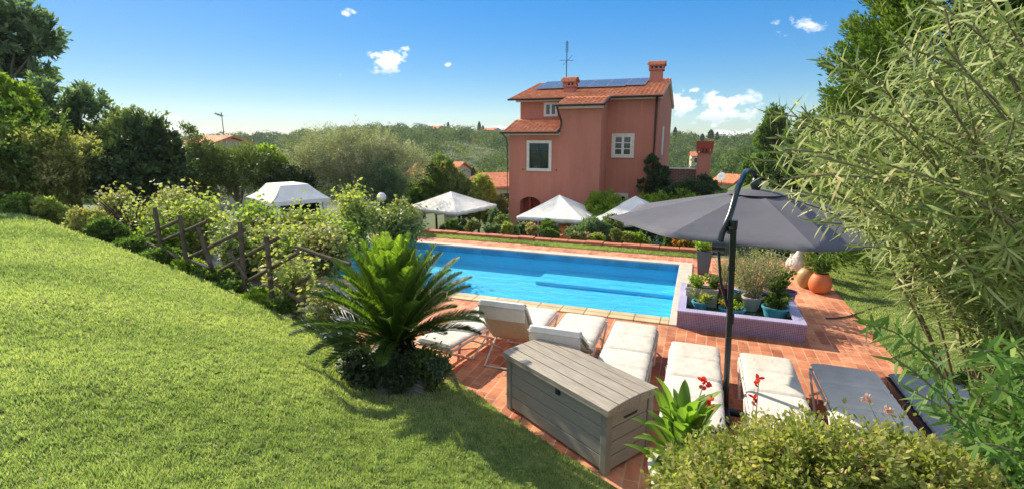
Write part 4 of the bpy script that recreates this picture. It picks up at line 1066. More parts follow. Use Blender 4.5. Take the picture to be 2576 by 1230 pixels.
# lattice screens beyond the flower bed
def lattice(label, u0, u1, y, zt_, n=4, cell=.16, group='green lattice screens between gazebos and flower bed', slats=True):
    a = PY(u0, 580, y); b = PY(u1, 580, y)
    t = thing('lattice_screen', label, 'screen', (a.x, y, -2.2), 0, group); w_ = b.x-a.x; h_ = zt_+2.2
    mb = MB(); mb.box(0, .07, -.035, .035, 0, h_); mb.build('post', M['lattice_green'], t); mb = MB(); mb.box(w_-.07, w_, -.035, .035, 0, h_); mb.build('post', M['lattice_green'], t)
    mb = MB(); k = max(2, int(w_/cell)); th = .05
    for i in range(1, k): mb.box(w_*i/k-th/2, w_*i/k+th/2, -.012, .0, .3, h_-.05)
    kk = int(h_/cell)
    for i in range(2, kk+1): mb.box(.071, w_-.071, .001, .013, i*cell-th/2-.05, i*cell+th/2-.05)
    mb.build('slats', M['lattice_green'], t)
lattice('green lattice screen under the left corner of the gazebo before the villa', 1302, 1340, 18.2, -.35)
lattice('green lattice screen wrapped in dark leaves in the middle of the gazebo front', 1362, 1404, 18.2, -.35)
lattice('green lattice screen with climbing pink roses between the two gazebos', 1437, 1480, 18.2, -.35)
lattice('green lattice screen left of the dark opening, right of the rose screen', 1486, 1526, 18.2, -.35)
lattice('green lattice screen with square holes just below the parasol edge', 1632, 1682, 17.0, -.38, cell=.24)
# terracotta oil jar behind the bed
a = PY(1420, 590, 18.6)
pot('large terracotta jar standing under the gazebo beside the lattice', 'jar', (a.x, 18.9, -2.2), [(.2, 0), (.33, .3), (.40, .9), (.36, 1.35), (.25, 1.6), (.28, 1.68), (.22, 1.68), (.2, 1.6)], 'pot_orange', 'oil_jar')

# ================================================================== rustic lattice fence on the bank
fa_, fb_ = P(472, 674, .5), P(688, 768, .3)
fd = (fb_-fa_); fd.z = 0; fd.normalize(); fn = Vector((-fd.y, fd.x, 0))
def FP(zx, zy, off=0.):
    u, v = (350+zx/4.1)/1.0132, (500+zy/4.1)/1.0132
    r_, _ = ray(u, v); k = (fa_-Vector((0, 0, CZ))).dot(fn)/r_.dot(fn)
    return Vector((0, 0, CZ))+r_*k+fn*off
fl = fa_.copy(); fl.z = .3
t = thing('lattice_fence', 'rustic fence of crossed weathered wooden poles along the lawn edge', 'fence', fl)
def fpost(a_, b_, r, off, nm):
    p0, p1 = FP(*a_, off), FP(*b_, off); d_ = (p1-p0)
    if nm == 'post': p1 = p1+d_.normalized()*.25
    m_ = p0.lerp(p1, .5)+fn*random.uniform(-.01, .01)+Vector((0, 0, random.uniform(-.01, .01)))
    mb = MB(); mb.tube([p0, m_, p1], [r*.9, r, r*1.05], 9); mb.build(nm, M['fence_wood'], t, True, off=fl)
for a_, b_ in (((445, 200), (520, 740)), ((640, 330), (820, 880)), ((1070, 270), (1135, 1040)), ((1350, 420), (1415, 1090)), ((180, 120), (240, 480))): fpost(a_, b_, .040, 0, 'post')
for a_, b_ in (((240, 470), (700, 265)), ((500, 650), (1080, 365)), ((800, 800), (1430, 450)), ((950, 985), (1640, 600)), ((1430, 1030), (1760, 850)), ((1590, 1160), (1900, 985)), ((60, 420), (420, 250))): fpost(a_, b_, .032, .06, 'rail')
for a_, b_ in (((150, 490), (480, 640)), ((560, 650), (800, 745)), ((850, 880), (980, 1010)), ((1700, 520), (2260, 705)), ((1480, 905), (1780, 1100)), ((1000, 560), (1180, 860))): fpost(a_, b_, .028, -.06, 'rail')
# ================================================================== PLANTS
def px(*a, **k): return pxplant(*a, **k)
# ---- trees and big shrubs, left
px('tall_tree', 'tall dark tree with loose upright twigs at the far left edge', 'tree', -120, -10, 118, 300, 24, .3, 17000, .32, .13, L_['blue'], 22, .16, group=None, bark=M['bark_grey'], clump=40, cr=.14, shell=.5, up=.2, rmin=.18, rmax=.36, shoot=.75)
px('leafy_tree', 'grey-green tree with airy crown behind the left shrubs, right of the tallest tree', 'tree', 40, 192, 285, 460, 20, .2, 19000, .23, .08, L_['blue'], 18, .12, clump=36, cr=.15, rmin=.22, rmax=.42, shoot=.5)
px('broadleaf_tree', 'bright green leafy branch tree low at the far left edge', 'tree', -90, 185, 72, 330, 17, .6, 7000, .22, .11, L_['bright'], 7, .1, clump=50, cr=.16)
px('large_shrub', 'broad yellow-tinged shrub with pinkish tops on the left above the lawn', 'shrub', -70, 350, 268, 545, 15.5, .55, 42000, .12, .06, L_['autumn'], 16, .07, fol='foliage', clump=28, cr=.15, shoot=.45)
px('dark_shrub', 'round very dark green shrub behind the left flower bank', 'shrub', 236, 312, 482, 520, 16.5, .2, 21000, .18, .085, L_['dark'], 16, .08, fol='foliage', clump=26, cr=.15, shell=.6, shoot=.35)
px('conical_shrub', 'lighter green shrub with pointed shoots behind the round dark one', 'shrub', 262, 296, 440, 440, 18.5, -.2, 16000, .13, .06, L_['olive_green'], 10, .07, fol='foliage', clump=30, cr=.13, up=.1, shoot=.7)
px('low_shrub', 'light green bushy shrub right of the round dark one', 'shrub', 425, 330, 560, 520, 20, -.9, 18000, .12, .05, L_['olive_green'], 11, .07, fol='foliage', clump=40, cr=.14)
px('olive_tree', 'smaller grey-green olive tree left of the bright green tree', 'tree', 500, 352, 700, 510, 20.5, -1.2, 22000, .13, .035, L_['olive_green'], 14, .10, bark=M['bark_grey'], clump=40, cr=.16)
px('small_tree', 'bright yellow-green tree top above the pavilion with dark lower leaves', 'tree', 602, 378, 726, 480, 21, -1.2, 15000, .14, .08, L_['bright'], 9, .09, clump=40, cr=.13)
px('dark_shrub', 'dark shrub under the bright tree, directly behind the pavilion roof', 'shrub', 600, 425, 810, 545, 20.5, -1.3, 20000, .13, .07, L_['dark'], 10, .08, fol='foliage', clump=45, cr=.13)
px('olive_tree', 'large silvery olive tree with wide rounded crown in the middle', 'tree', 722, 330, 1054, 520, 22, -1.5, 74000, .10, .028, L_['olive'], 28, .18, bark=M['bark_grey'], clump=40, cr=.16, rmin=.22, rmax=.42, shoot=.45)
px('olive_tree', 'bluish green shaded part-grown olive at the lower right of the large olive', 'tree', 900, 380, 1040, 530, 20.5, -1.6, 20000, .10, .03, L_['blue'], 11, .08, bark=M['bark_grey'], clump=40, cr=.15)
# hedge running to the house
for i, (a_, b_, c_, d_, dd_, lab, lm_) in enumerate([(985, 440, 1085, 560, 25.8, 'hedge bush between the large olive and the tall hedge shoots', 'mid'), (1040, 405, 1150, 550, 25.5, 'tall hedge bush with upright leafy shoots right of the large olive', 'mid'), (1105, 415, 1205, 555, 25.5, 'hedge bush with golden tips above the curtained gazebo', 'olive_green'), (1160, 455, 1245, 570, 25.2, 'yellow-green lower hedge bush right of the curtained gazebo', 'yellow'), (1205, 470, 1280, 585, 25.2, 'hedge bush touching the left wall of the villa', 'olive_green')]):
    px('hedge_bush', lab, 'hedge', a_, b_, c_, d_, dd_, -2.2, 24000, .14, .055, L_[lm_], 9, .06, fol='foliage', group='hedge bushes left of the villa', clump=26, cr=.14, up=.1, shoot=.5)
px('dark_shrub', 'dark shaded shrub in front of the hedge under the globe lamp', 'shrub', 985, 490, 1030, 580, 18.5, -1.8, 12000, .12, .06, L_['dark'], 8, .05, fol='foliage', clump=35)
px('purple_shrub', 'small shrub with reddish-yellow leaves right of the globe lamp', 'shrub', 965, 505, 1050, 600, 15.5, -1., 9000, .09, .05, L_['autumn'], 8, .04, fol='foliage', clump=30)
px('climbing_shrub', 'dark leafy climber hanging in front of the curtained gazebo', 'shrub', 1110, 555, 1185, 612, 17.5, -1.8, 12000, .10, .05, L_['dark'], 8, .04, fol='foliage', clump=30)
px('climbing_shrub', 'tall dark shrub between curtained gazebo and villa corner', 'shrub', 1222, 515, 1272, 612, 18, -1.8, 12000, .10, .05, L_['blue'], 8, .04, fol='foliage', clump=30)
px('rose_bush', 'pale green flowering bush at the foot of the villa left corner', 'bush', 1232, 540, 1310, 618, 16.5, -1.2, 10000, .08, .045, L_['olive_green'], 8, .03, fol='foliage', clump=25)
# ---- climbing plants over lattice screens
px('climbing_rose', 'climbing rose covering the lattice at the left post of the front gazebo', 'rose', 1300, 556, 1345, 606, 17, -1.2, 6000, .07, .04, L_['blue'], 6, .03, fol='foliage', clump=20)
px('climbing_rose', 'dark climber around the middle lattice of the front gazebo', 'rose', 1355, 552, 1412, 606, 17, -1.2, 6500, .07, .04, L_['mid'], 7, .03, fol='foliage', clump=18)
px('climbing_rose', 'broad climbing rose with pink flowers filling the gap between the gazebos', 'rose', 1428, 548, 1535, 612, 17, -1.2, 13000, .07, .04, L_['blue'], 10, .03, fol='foliage', clump=22)
px('climbing_rose', 'climber trailing under the parasol-side gazebo eave', 'rose', 1505, 545, 1580, 580, 17.2, -1.2, 5000, .07, .04, L_['olive_green'], 7, .03, fol='foliage', clump=22)
# ---- ivy hedge right of gazebos, in front of the villa
px('ivy_column', 'very dark ivy column climbing the right corner of the villa', 'ivy', 1612, 405, 1684, 520, 23, -2.2, 17000, .14, .09, L_['dark'], 22, .07, fol='foliage', clump=30, shell=.5, rmin=.2, rmax=.38, shoot=.5)
px('ivy_mound', 'dark green ivy mound spreading below the oven chimney', 'ivy', 1650, 450, 1830, 540, 22, -2.2, 24000, .14, .09, L_['dark'], 14, .07, fol='foliage', clump=40)
for a_, b_, c_, d_, lab in ((1475, 496, 1580, 570, 'light green hedge bush behind and between the two white gazebos'), (1560, 494, 1680, 570, 'light green hedge bush behind the half hidden gazebo peak'), (1660, 484, 1790, 570, 'light green hedge bush above the left part of the parasol'), (1760, 480, 1850, 560, 'light green hedge bush reaching the parasol arm')):
    px('hedge_bush', lab, 'hedge', a_-25, b_, c_+25, d_, 21.0, -2.2, 22000, .12, .06, L_['bright'], 20, .05, rmin=.24, rmax=.4, shoot=.5, fol='foliage', group='light green hedge in front of the villa', clump=28)
# ---- the dark under-gazebo backdrop hedge
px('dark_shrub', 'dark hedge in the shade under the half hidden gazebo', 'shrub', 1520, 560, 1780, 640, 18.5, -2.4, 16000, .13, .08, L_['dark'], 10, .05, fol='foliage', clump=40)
# ---- right hand background trees
px('pine_tree', 'lone pine with ragged crown on the skyline right of the clouds', 'tree', 1896, 275, 1978, 400, 55, -6, 12000, .34, .14, L_['mid'], 20, .2, clump=40, cr=.22, rmin=.2, rmax=.36)
px('pine_tree', 'second pine crown partly hidden by the oleander tips', 'tree', 1990, 275, 2100, 430, 50, -6, 13000, .34, .14, L_['mid'], 20, .2, clump=40, cr=.22, rmin=.2, rmax=.36)
px('valley_tree', 'dark round tree in the valley behind the parasol arm', 'tree', 1850, 392, 1960, 500, 40, -5, 10000, .26, .16, L_['mid'], 10, .2, clump=50)
px('valley_tree', 'dark tree behind the top of the parasol', 'tree', 1930, 380, 2090, 520, 30, -3, 14000, .22, .13, L_['dark'], 10, .2, clump=50)
px('valley_tree', 'green tree behind the right half of the parasol', 'tree', 2060, 380, 2260, 580, 26, -2, 16000, .2, .11, L_['mid'], 12, .2, clump=50)
px('valley_tree', 'broad tree deep behind the oleander at right', 'tree', 2230, 330, 2640, 620, 24, -1, 22000, .2, .11, L_['mid'], 14, .2, clump=50)
# conifer at top right
def conifer(label, u0, u1, vtop, d, hgt_base, n, lm, name='conifer_tree'):
    c = PF((u0+u1)/2, 400, d); rx = (u1-u0)/2*mpp(d); ztop = PF((u0+u1)/2, vtop, d).z
    base = (c.x, c.y, hgt_base); h = ztop-hgt_base
    t = thing(name, label, 'tree', base)
    mb = MB(); mb.tube([(0, 0, -.2), (0, 0, h*.5), (0, 0, h*.95)], [.16, .1, .02], 8); mb.build('trunk', M['bark'], t, True)
    K = n//60; tt = rng.random(K)**.8; a = rng.uniform(0, 2*math.pi, K)
    rr_ = rx*np.minimum(1, (1.02-tt)*2.4)**.8*rng.uniform(.55, 1.08, K)
    cc = np.stack([rr_*np.cos(a), rr_*np.sin(a), .25+tt*(h-.2)], 1); ci = rng.integers(0, K, n); od = np.stack([np.cos(a), np.sin(a), .7+0*a], 1)[ci]
    tq = rng.random(n)[:, None]
    C = cc[ci]+unit(od)*(tq*.5-.2)+rng.normal(size=(n, 3))*.065*(1.3-tq)
    D = unit(od+.45*rng.normal(size=(n, 3)))
    leaves('crown', C, D, unit(rng.normal(size=(n, 3))), rng.uniform(.08, .15, n), .034, L_[lm], t, 'quad', np.clip(.5*rng.random(K)[ci]+.3*tq[:, 0]+.2*rng.random(n), 0, 1))
conifer('large bright green conifer towering at the upper right behind the oleander', 2120, 2560, -260, 9.5, 0, 110000, 'conifer')
conifer('dark conifer beyond the bright one at the top right corner', 2440, 2760, -200, 11.5, 0, 30000, 'dark')
# shrub belt behind the right lawn
for a_, b_, c_, d_, dd_, lm_, lab in ((2085, 640, 2190, 735, 12.6, 'mid', 'grey-green leafy shrub left in the belt behind the right lawn'), (2150, 625, 2300, 760, 11.6, 'mid', 'dark leafy shrub in the middle of the belt behind the right lawn'), (2260, 640, 2420, 800, 10.4, 'bright', 'bright green shrub right in the belt behind the right lawn'), (2380, 640, 2600, 860, 9.4, 'dark', 'dark shrub under the oleander at the right edge of the lawn'), (2000, 590, 2110, 700, 13.8, 'olive_green', 'yellow-green shrub behind the white amphora'), (1880, 600, 2010, 690, 14.5, 'blue', 'bluish shrub behind the planter under the parasol')):
    px('garden_shrub', lab, 'shrub', a_, b_, c_, d_, dd_, 0, 15000, .10, .055, L_[lm_], 10, .04, fol='foliage', group='shrubs behind the right lawn', clump=32)

# ---- flower bed beyond the pool
bed = [(1140, 'mid'), (1185, 'olive_green'), (1240, 'blue'), (1275, 'yellow'), (1335, 'autumn'), (1380, 'mid'), (1455, 'olive_green'), (1500, 'bright'), (1545, 'olive_green'), (1580, 'yellow'), (1612, 'bright'), (1690, 'mid'), (1722, 'bright')]
for i, (u, lm_) in enumerate(bed):
    p = PY(u, 596, 13.85); hgt = random.choice([.22, .3, .38, .45]); w_ = random.uniform(.22, .38)
    bl = autoblobs((p.x, 13.85, hgt*.5), w_, .2, hgt*.62, 5)
    t = plant('bed_plant', 'low %s plant in the flower bed beyond the pool, behind the terracotta edging' % {'mid': 'dark green', 'olive_green': 'dull green', 'blue': 'blue-green', 'yellow': 'yellow-green', 'autumn': 'reddish-yellow', 'bright': 'bright green'}[lm_], 'plant', (p.x, 13.85, 0), bl, 2200, .07, .035, L_[lm_], .012, fol='foliage', group='low %s plants in the far flower bed' % lm_.replace('_', ' '), clump=16)
    if i in (4, 6, 7, 12):
        nf = 14; C = np.array([[random.gauss(0, w_*.5), random.gauss(0, .1), hgt*random.uniform(.6, 1.1)] for _ in range(nf)]); C = np.repeat(C, 6, 0)
        leaves('blossoms', C, unit(rng.normal(size=(nf*6, 3))), unit(rng.normal(size=(nf*6, 3))), .05, .045, M['flower_pink'], t)
a = PY(1722, 612, 13.9)
t = plant('geranium', 'low red-orange flowering plant at the right end of the far flower bed', 'flower', (a.x, 13.75, 0), autoblobs((a.x, 13.75, .12), .4, .18, .16, 5), 1200, .05, .04, L_['mid'], .01, fol='foliage', clump=12)
C = np.array([[random.gauss(0, .2), random.gauss(-.05, .08), random.uniform(.1, .28)] for _ in range(60)]); C = np.repeat(C, 5, 0)
leaves('blossoms', C, unit(rng.normal(size=(300, 3))), unit(rng.normal(size=(300, 3))), .045, .04, M['flower_orange'], t)
for u, v, lab in ((1503, 603, 'large pink rose blossom in front of the lattice between the gazebos'), (1467, 596, 'pink rose blossom at the left of the large one on the lattice')):
    p = PY(u, v, 16.4); n = 40; d_ = unit(rng.normal(size=(n, 3)))
    o = leaves('rose_blossom', d_*.02, d_, unit(rng.normal(size=(n, 3))), .10, .10, M['flower_pink']); o.location = p; tag(o, lab, 'flower')

# ---- open shrubs inside the bank: fig-like saplings behind the lattice fence
def sapling(label, u0, v0, u1, v1, d, gz, n, lm, L=.10, W_=.065, group=None, nst=7, name='sapling'):
    c = PF((u0+u1)/2, (v0+v1)/2, d); s = mpp(d); rx, rz = (u1-u0)/2*s, (v1-v0)/2*s
    base = Vector((c.x, c.y, gz)); t = thing(name, label, 'shrub', base, 0, group)
    mb = MB(); C = []; D = []
    for i in range(nst):
        a = random.uniform(0, 6.283); q = random.uniform(.3, 1)
        e = Vector((c.x+math.cos(a)*rx*q, c.y+math.sin(a)*rx*.7*q, c.z+rz*random.uniform(.0, .95)))
        m_ = base.lerp(e, .45)+Vector((random.gauss(0, .08), random.gauss(0, .08), .12)); p0 = base+Vector((random.gauss(0, .06), random.gauss(0, .06), -.1))
        pts = [p0, m_, e]; mb.tube([tuple(x-base) for x in pts], [.022, .014, .005], 6)
        for k in range(n//nst):
            tt = random.random()**.6; b_ = (p0.lerp(m_, tt*2) if tt < .5 else m_.lerp(e, tt*2-1))
            C.append(tuple(b_-base+Vector((random.gauss(0, 1), random.gauss(0, 1), random.gauss(0, 1.)))*rx*.30)); dd_ = (e-m_).normalized()
            D.append((dd_.x*.5+random.gauss(0, .6), dd_.y*.5+random.gauss(0, .6), random.gauss(0, .45)))
    mb.build('stem', M['bark_grey'], t, True); C = np.array(C); D = unit(np.array(D)); k = len(C)
    vv = np.repeat(rng.random((k+11)//12), 12)[:k]
    leaves('foliage', C, D, unit(rng.normal(size=(k, 3))*.6+np.array([0, 0, 1.])), L*rng.uniform(.6, 1.25, k), W_, L_[lm], t, 'lance', np.clip(.5*vv+.5*rng.random(k), 0, 1), .2)
    return t
G2 = 'leafy saplings on the bank behind the lattice fence'
sap = [(330, 500, 470, 640, 11.5, 'yellow', 'light green sapling left of the lattice fence'), (440, 490, 560, 610, 11.2, 'yellow', 'yellow-green sapling behind the left fence posts'), (540, 515, 670, 690, 10.3, 'yellow', 'leafy sapling behind the middle of the lattice fence'),
       (640, 540, 770, 720, 9.8, 'autumn', 'sparse yellowing sapling behind the right end of the lattice fence'), (700, 520, 800, 640, 11, 'yellow', 'light sapling in front of the pavilion posts'), (845, 470, 960, 600, 11.8, 'yellow', 'tall yellow-green sapling between pavilion and globe lamp'), (800, 560, 900, 690, 10.5, 'bright', 'green sapling left of the palm top'), (930, 530, 1060, 620, 12, 'olive_green', 'pale green sapling behind the top fronds of the palm'),
       (250, 470, 330, 600, 12.5, 'autumn', 'young shrub with yellow top leaves left of the bare twigs'), (380, 560, 470, 650, 10.6, 'bright', 'low bright sapling at the upper end of the lattice fence'), (600, 500, 720, 620, 10.8, 'bright', 'green sapling whose top crosses the pavilion left post'), (760, 540, 870, 640, 11.3, 'yellow', 'yellow-green sapling below the pavilion right corner'), (400, 470, 500, 570, 12.5, 'autumn', 'yellowing sapling in front of the small olive tree'), (640, 590, 770, 700, 9.2, 'yellow', 'tangled sapling between the last fence post and the pool left end'), (740, 570, 880, 690, 9.6, 'autumn', 'dry leaved sapling just left of the sago palm'), (560, 590, 680, 720, 9.4, 'olive_green', 'dull green sapling seen between the fence posts')]
for a_, b_, c_, d_, dd_, lm_, lab in sap: sapling(lab, a_, b_, c_, d_, dd_+.7, .1, 2600, lm_, group=G2, nst=10)
sapling('low leafy plant growing right behind the lowest fence post', 655, 640, 790, 790, 8.6, .1, 1400, 'autumn', group=G2)
sapling('blue-green broad leaved plant left of the palm base', 800, 830, 900, 940, 6.2, .2, 800, 'blue', .12, .05, group=G2)
sapling('leafy yellow-green sapling filling the gap at the left side of the sago palm', 690, 640, 800, 790, 7.4, .1, 1500, 'yellow', .08, .045, group=G2)
sapling('small dry leaved plant touching the left fronds of the sago palm', 770, 700, 860, 820, 6.6, .1, 900, 'autumn', .07, .04, group=G2)
plant('tall_shrub', 'tall shrub past the far left end of the lawn that throws shade on the grass', 'shrub', (-18.6, 8.0, 1.0), autoblobs((-18.6, 8.0, 2.6), 1.1, 2.2, 1.9, 12), 9000, .16, .08, L_['mid'], .05, fol='foliage', clump=30, shoot=.4)
# bank edge ground cover along the lawn edge
bank = [(30, 555, 120, 'mid'), (120, 560, 130, 'yellow'), (210, 590, 120, 'autumn'), (285, 610, 110, 'mid'), (350, 640, 100, 'mid'), (410, 668, 90, 'mid'), (470, 690, 80, 'bright'), (530, 715, 80, 'mid'), (590, 745, 70, 'mid'), (650, 775, 70, 'bright'), (700, 800, 60, 'mid')]
for i, (u, v, w_, lm_) in enumerate(bank):
    z_ = np.interp(u, [0, 200, 470, 700], [1.0, .8, .5, .32]); p = P(u, v-6, float(z_)); d_ = -p.x*SYW+p.y*CYW; s = mpp(d_); p = p*1.03
    hz = 42*s if u < 300 else 20*s
    bl = autoblobs((p.x, p.y, z_+hz*.4), w_*.65*s, .45, hz, 8)
    plant('bank_shrub', ['leafy low shrub where the lawn meets the bank at the far left', 'yellow-green low shrub second along the lawn edge from the left', 'reddish-yellow low shrub above the shaded lawn strip', 'green low shrub at the lawn crest left of the fence', 'low green plant just left of the first fence post', 'low green plant at the foot of the first fence post', 'bright green low plant between the first two fence posts', 'low green plant at the second fence post', 'low green plant between the second and third fence posts', 'bright green low plant between the last two fence posts', 'low green plant right of the last fence post'][i], 'shrub', (p.x, p.y, z_-.25), bl, 9000 if u < 300 else 4200, .075, .04, L_[lm_], .015, fol='foliage', group='low plants along the lawn edge', clump=22)
# bare purple-brown twigs
tb = PF(330, 560, 12); t = thing('bare_twigs', 'tangle of bare brown twigs between the dark shrub and the fence', 'shrub', (tb.x, tb.y, .4)); mb = MB()
for i in range(60):
    a = random.uniform(0, 6.28); e = Vector((math.cos(a)*.8, math.sin(a)*.6, random.uniform(.4, 1.3))); mb.tube([(random.gauss(0, .1), random.gauss(0, .1), -.1), tuple(e*.5+Vector((0, 0, .15))), tuple(e)], [.012, .008, .003], 4)
mb.build('twigs', M['bark'], t)

# ================================================================== cycad palm
cb = P(1000, 966, .16); cb.z = .1
t = thing('cycad_palm', 'big sago palm with dense upright bright fronds and dark trunk at the lawn edge', 'palm', cb)
mb = MB(); prof = []
for i in range(26):
    q = i/25; prof.append((.155+.02*math.sin(q*math.pi)+(.018 if i % 2 else -.008), -.15+q*.80))
mb.lathe(prof, 18); mb.build('trunk', M['palm_trunk'], t, True)
kt = 700; a_t = rng.uniform(0, 6.283, kt); z_t = rng.uniform(.12, .66, kt); rd_t = np.stack([np.cos(a_t), np.sin(a_t), 0*a_t], 1)
leaves('leaf_bases', rd_t*.15+np.array([0, 0, 1.])*z_t[:, None], unit(rd_t+np.array([0, 0, .5])+.3*rng.normal(size=(kt, 3))), unit(np.array([0, 0, 1.])+.3*rng.normal(size=(kt, 3))), .09, .03, M['palm_trunk'], t, 'lance')
def frond(azi, elev, Ln, droop, lm, seed, start=.42, leaflet=.17, bright=.5):
    az = Vector((math.cos(azi), math.sin(azi), 0)); n = 42; pts = []; p = az*.08+Vector((0, 0, start)); ang = elev
    for i in range(n+1):
        pts.append(p.copy()); d = az*math.cos(ang)+Vector((0, 0, math.sin(ang))); p = p+d*(Ln/n); ang -= droop/n*(.4+1.2*i/n)
    pts_ = np.array([tuple(x) for x in pts]); tan = unit(np.gradient(pts_, axis=0)); side = unit(np.cross(tan, np.array([0, 0, 1.])+np.array(az)*-.01)); nrm = np.cross(side, tan)
    q = np.linspace(.10, 1, n*2); ip = np.stack([np.interp(q, np.linspace(0, 1, n+1), pts_[:, k]) for k in range(3)], 1); it = np.stack([np.interp(q, np.linspace(0, 1, n+1), tan[:, k]) for k in range(3)], 1)
    isd = np.stack([np.interp(q, np.linspace(0, 1, n+1), side[:, k]) for k in range(3)], 1); inn = np.stack([np.interp(q, np.linspace(0, 1, n+1), nrm[:, k]) for k in range(3)], 1)
    Ll = leaflet*np.sin(np.clip(q*.93+.07, 0, 1)*math.pi)**.45*rng.uniform(.9, 1.08, len(q))
    C = []; D = []; NN = []; LL = []
    for s in (-1, 1):
        C.append(ip); D.append(unit(it*.75+isd*s*.75+inn*.42+.05*rng.normal(size=ip.shape))); NN.append(unit(inn-isd*s*.5)); LL.append(Ll)
    C = np.concatenate(C); D = np.concatenate(D); NN = np.concatenate(NN); LL = np.concatenate(LL)
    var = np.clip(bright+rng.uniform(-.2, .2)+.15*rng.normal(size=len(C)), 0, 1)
    V, Fs, k = leaf_arrays(C, D, NN, LL, .013, 'lance', .10)
    # rachis
    nb = len(V); rv = []; 
    for i in range(0, n+1, 3):
        for a in range(3):
            th = 2*math.pi*a/3; r_ = .009*(1-.8*i/n); rv.append(pts_[i]+side[i]*math.cos(th)*r_+nrm[i]*math.sin(th)*r_)
    kk = len(rv)//3; rf = []
    for i in range(kk-1):
        for a in range(3): rf.append((nb+i*3+a, nb+i*3+(a+1) % 3, nb+(i+1)*3+(a+1) % 3, nb+(i+1)*3+a))
    V = np.concatenate([V, np.array(rv)]); var_ = np.concatenate([np.repeat(var, k), np.full(len(rv), .9)])
    npmesh('frond', V, k, Fs+[np.array(rf)], var_, L_[lm], t)
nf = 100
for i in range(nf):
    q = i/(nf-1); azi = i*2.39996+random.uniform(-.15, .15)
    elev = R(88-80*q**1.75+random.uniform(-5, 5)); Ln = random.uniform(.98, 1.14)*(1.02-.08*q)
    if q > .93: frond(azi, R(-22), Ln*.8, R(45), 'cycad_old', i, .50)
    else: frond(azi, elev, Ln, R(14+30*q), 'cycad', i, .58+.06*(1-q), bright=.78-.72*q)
sapling('low dark plant with pale leaves at the foot of the sago palm', 990, 880, 1120, 980, 5.05, .1, 1900, 'mid', .06, .025, name='undergrowth')
sapling('low dark undergrowth on the left foot of the sago palm', 850, 870, 1000, 985, 4.95, .15, 2600, 'dark', .07, .03, name='undergrowth')

px('undergrowth', 'dark tangled low shrub hiding the trunk foot of the sago palm', 'shrub', 930, 890, 1050, 995, 4.80, .1, 9000, .05, .022, L_['dark'], 16, .015, fol='foliage', clump=22, cr=.2, shoot=.4, dr=.16)
px('undergrowth', 'pale leaved low plant right of the sago palm above the edging stones', 'shrub', 1040, 885, 1150, 965, 5.0, .05, 2600, .05, .02, L_['blue'], 8, .01, fol='foliage', clump=14, cr=.2, shoot=.5)
# ---- litter
nl = 160; a_l = fa+rng.uniform(-.2, .9, nl); s_l = np.exp(rng.uniform(math.log(1.6), math.log(9), nl)); k = s_l < Redge(a_l)*.98; a_l, s_l = a_l[k], s_l[k]; xl, yl = s_l*np.cos(a_l), s_l*np.sin(a_l)
C = np.stack([xl, yl, lawn_z(xl, yl)+.022], 1); n_ = len(C); D = unit(rng.normal(size=(n_, 3))*np.array([1, 1, .2]))
tag(leaves('fallen_leaves', C, D, unit(np.array([0, 0, 1.])+.4*rng.normal(size=(n_, 3))), rng.uniform(.02, .045, n_), .018, L_['straw'], None, 'lance'), 'small dry fallen leaves scattered over the lawn', 'leaves', kind='stuff')
nl = 520; xl = rng.uniform(-3.4, 2.6, nl); yl = rng.uniform(3.6, 12.8, nl); k = ~((xl < .02) & (yl > 7.8) & (yl < 12.12)) & ~((xl > -.2) & (xl < 1.65) & (yl > 7.75) & (yl < 9.5)); xl, yl = xl[k], yl[k]; C = np.stack([xl, yl, 0*xl+.008], 1); n_ = len(C)
tag(leaves('fallen_leaves', C, unit(rng.normal(size=(n_, 3))*np.array([1, 1, .1])), unit(np.array([0, 0, 1.])+.25*rng.normal(size=(n_, 3))), rng.uniform(.02, .05, n_), .016, L_['straw'], None, 'lance'), 'small dry fallen leaves scattered on the brick paving', 'leaves', kind='stuff')
# broad-leaved weeds in patches of the lawn
nw = 900; cx_ = rng.integers(0, 16, nw); ca = fa+rng.uniform(-.1, .8, 16); cs = np.exp(rng.uniform(math.log(2.3), math.log(7), 16)); xl = (cs*np.cos(ca))[cx_]+.22*rng.normal(size=nw); yl = (cs*np.sin(ca))[cx_]+.22*rng.normal(size=nw)
k = np.hypot(xl, yl) < Redge(np.arctan2(yl, xl))*.97; xl, yl = xl[k], yl[k]; n_ = len(xl); C = np.stack([xl, yl, lawn_z(xl, yl)+.006], 1); a_ = rng.uniform(0, 6.283, n_)
tag(leaves('lawn_weeds', C, unit(np.stack([np.cos(a_), np.sin(a_), .35+0*a_], 1)), unit(np.array([0, 0, 1.])+.25*rng.normal(size=(n_, 3))), rng.uniform(.04, .08, n_), .022, L_['weed'], None, 'lance'), 'broad leaved weeds growing in patches in the lawn', 'weeds', kind='stuff')

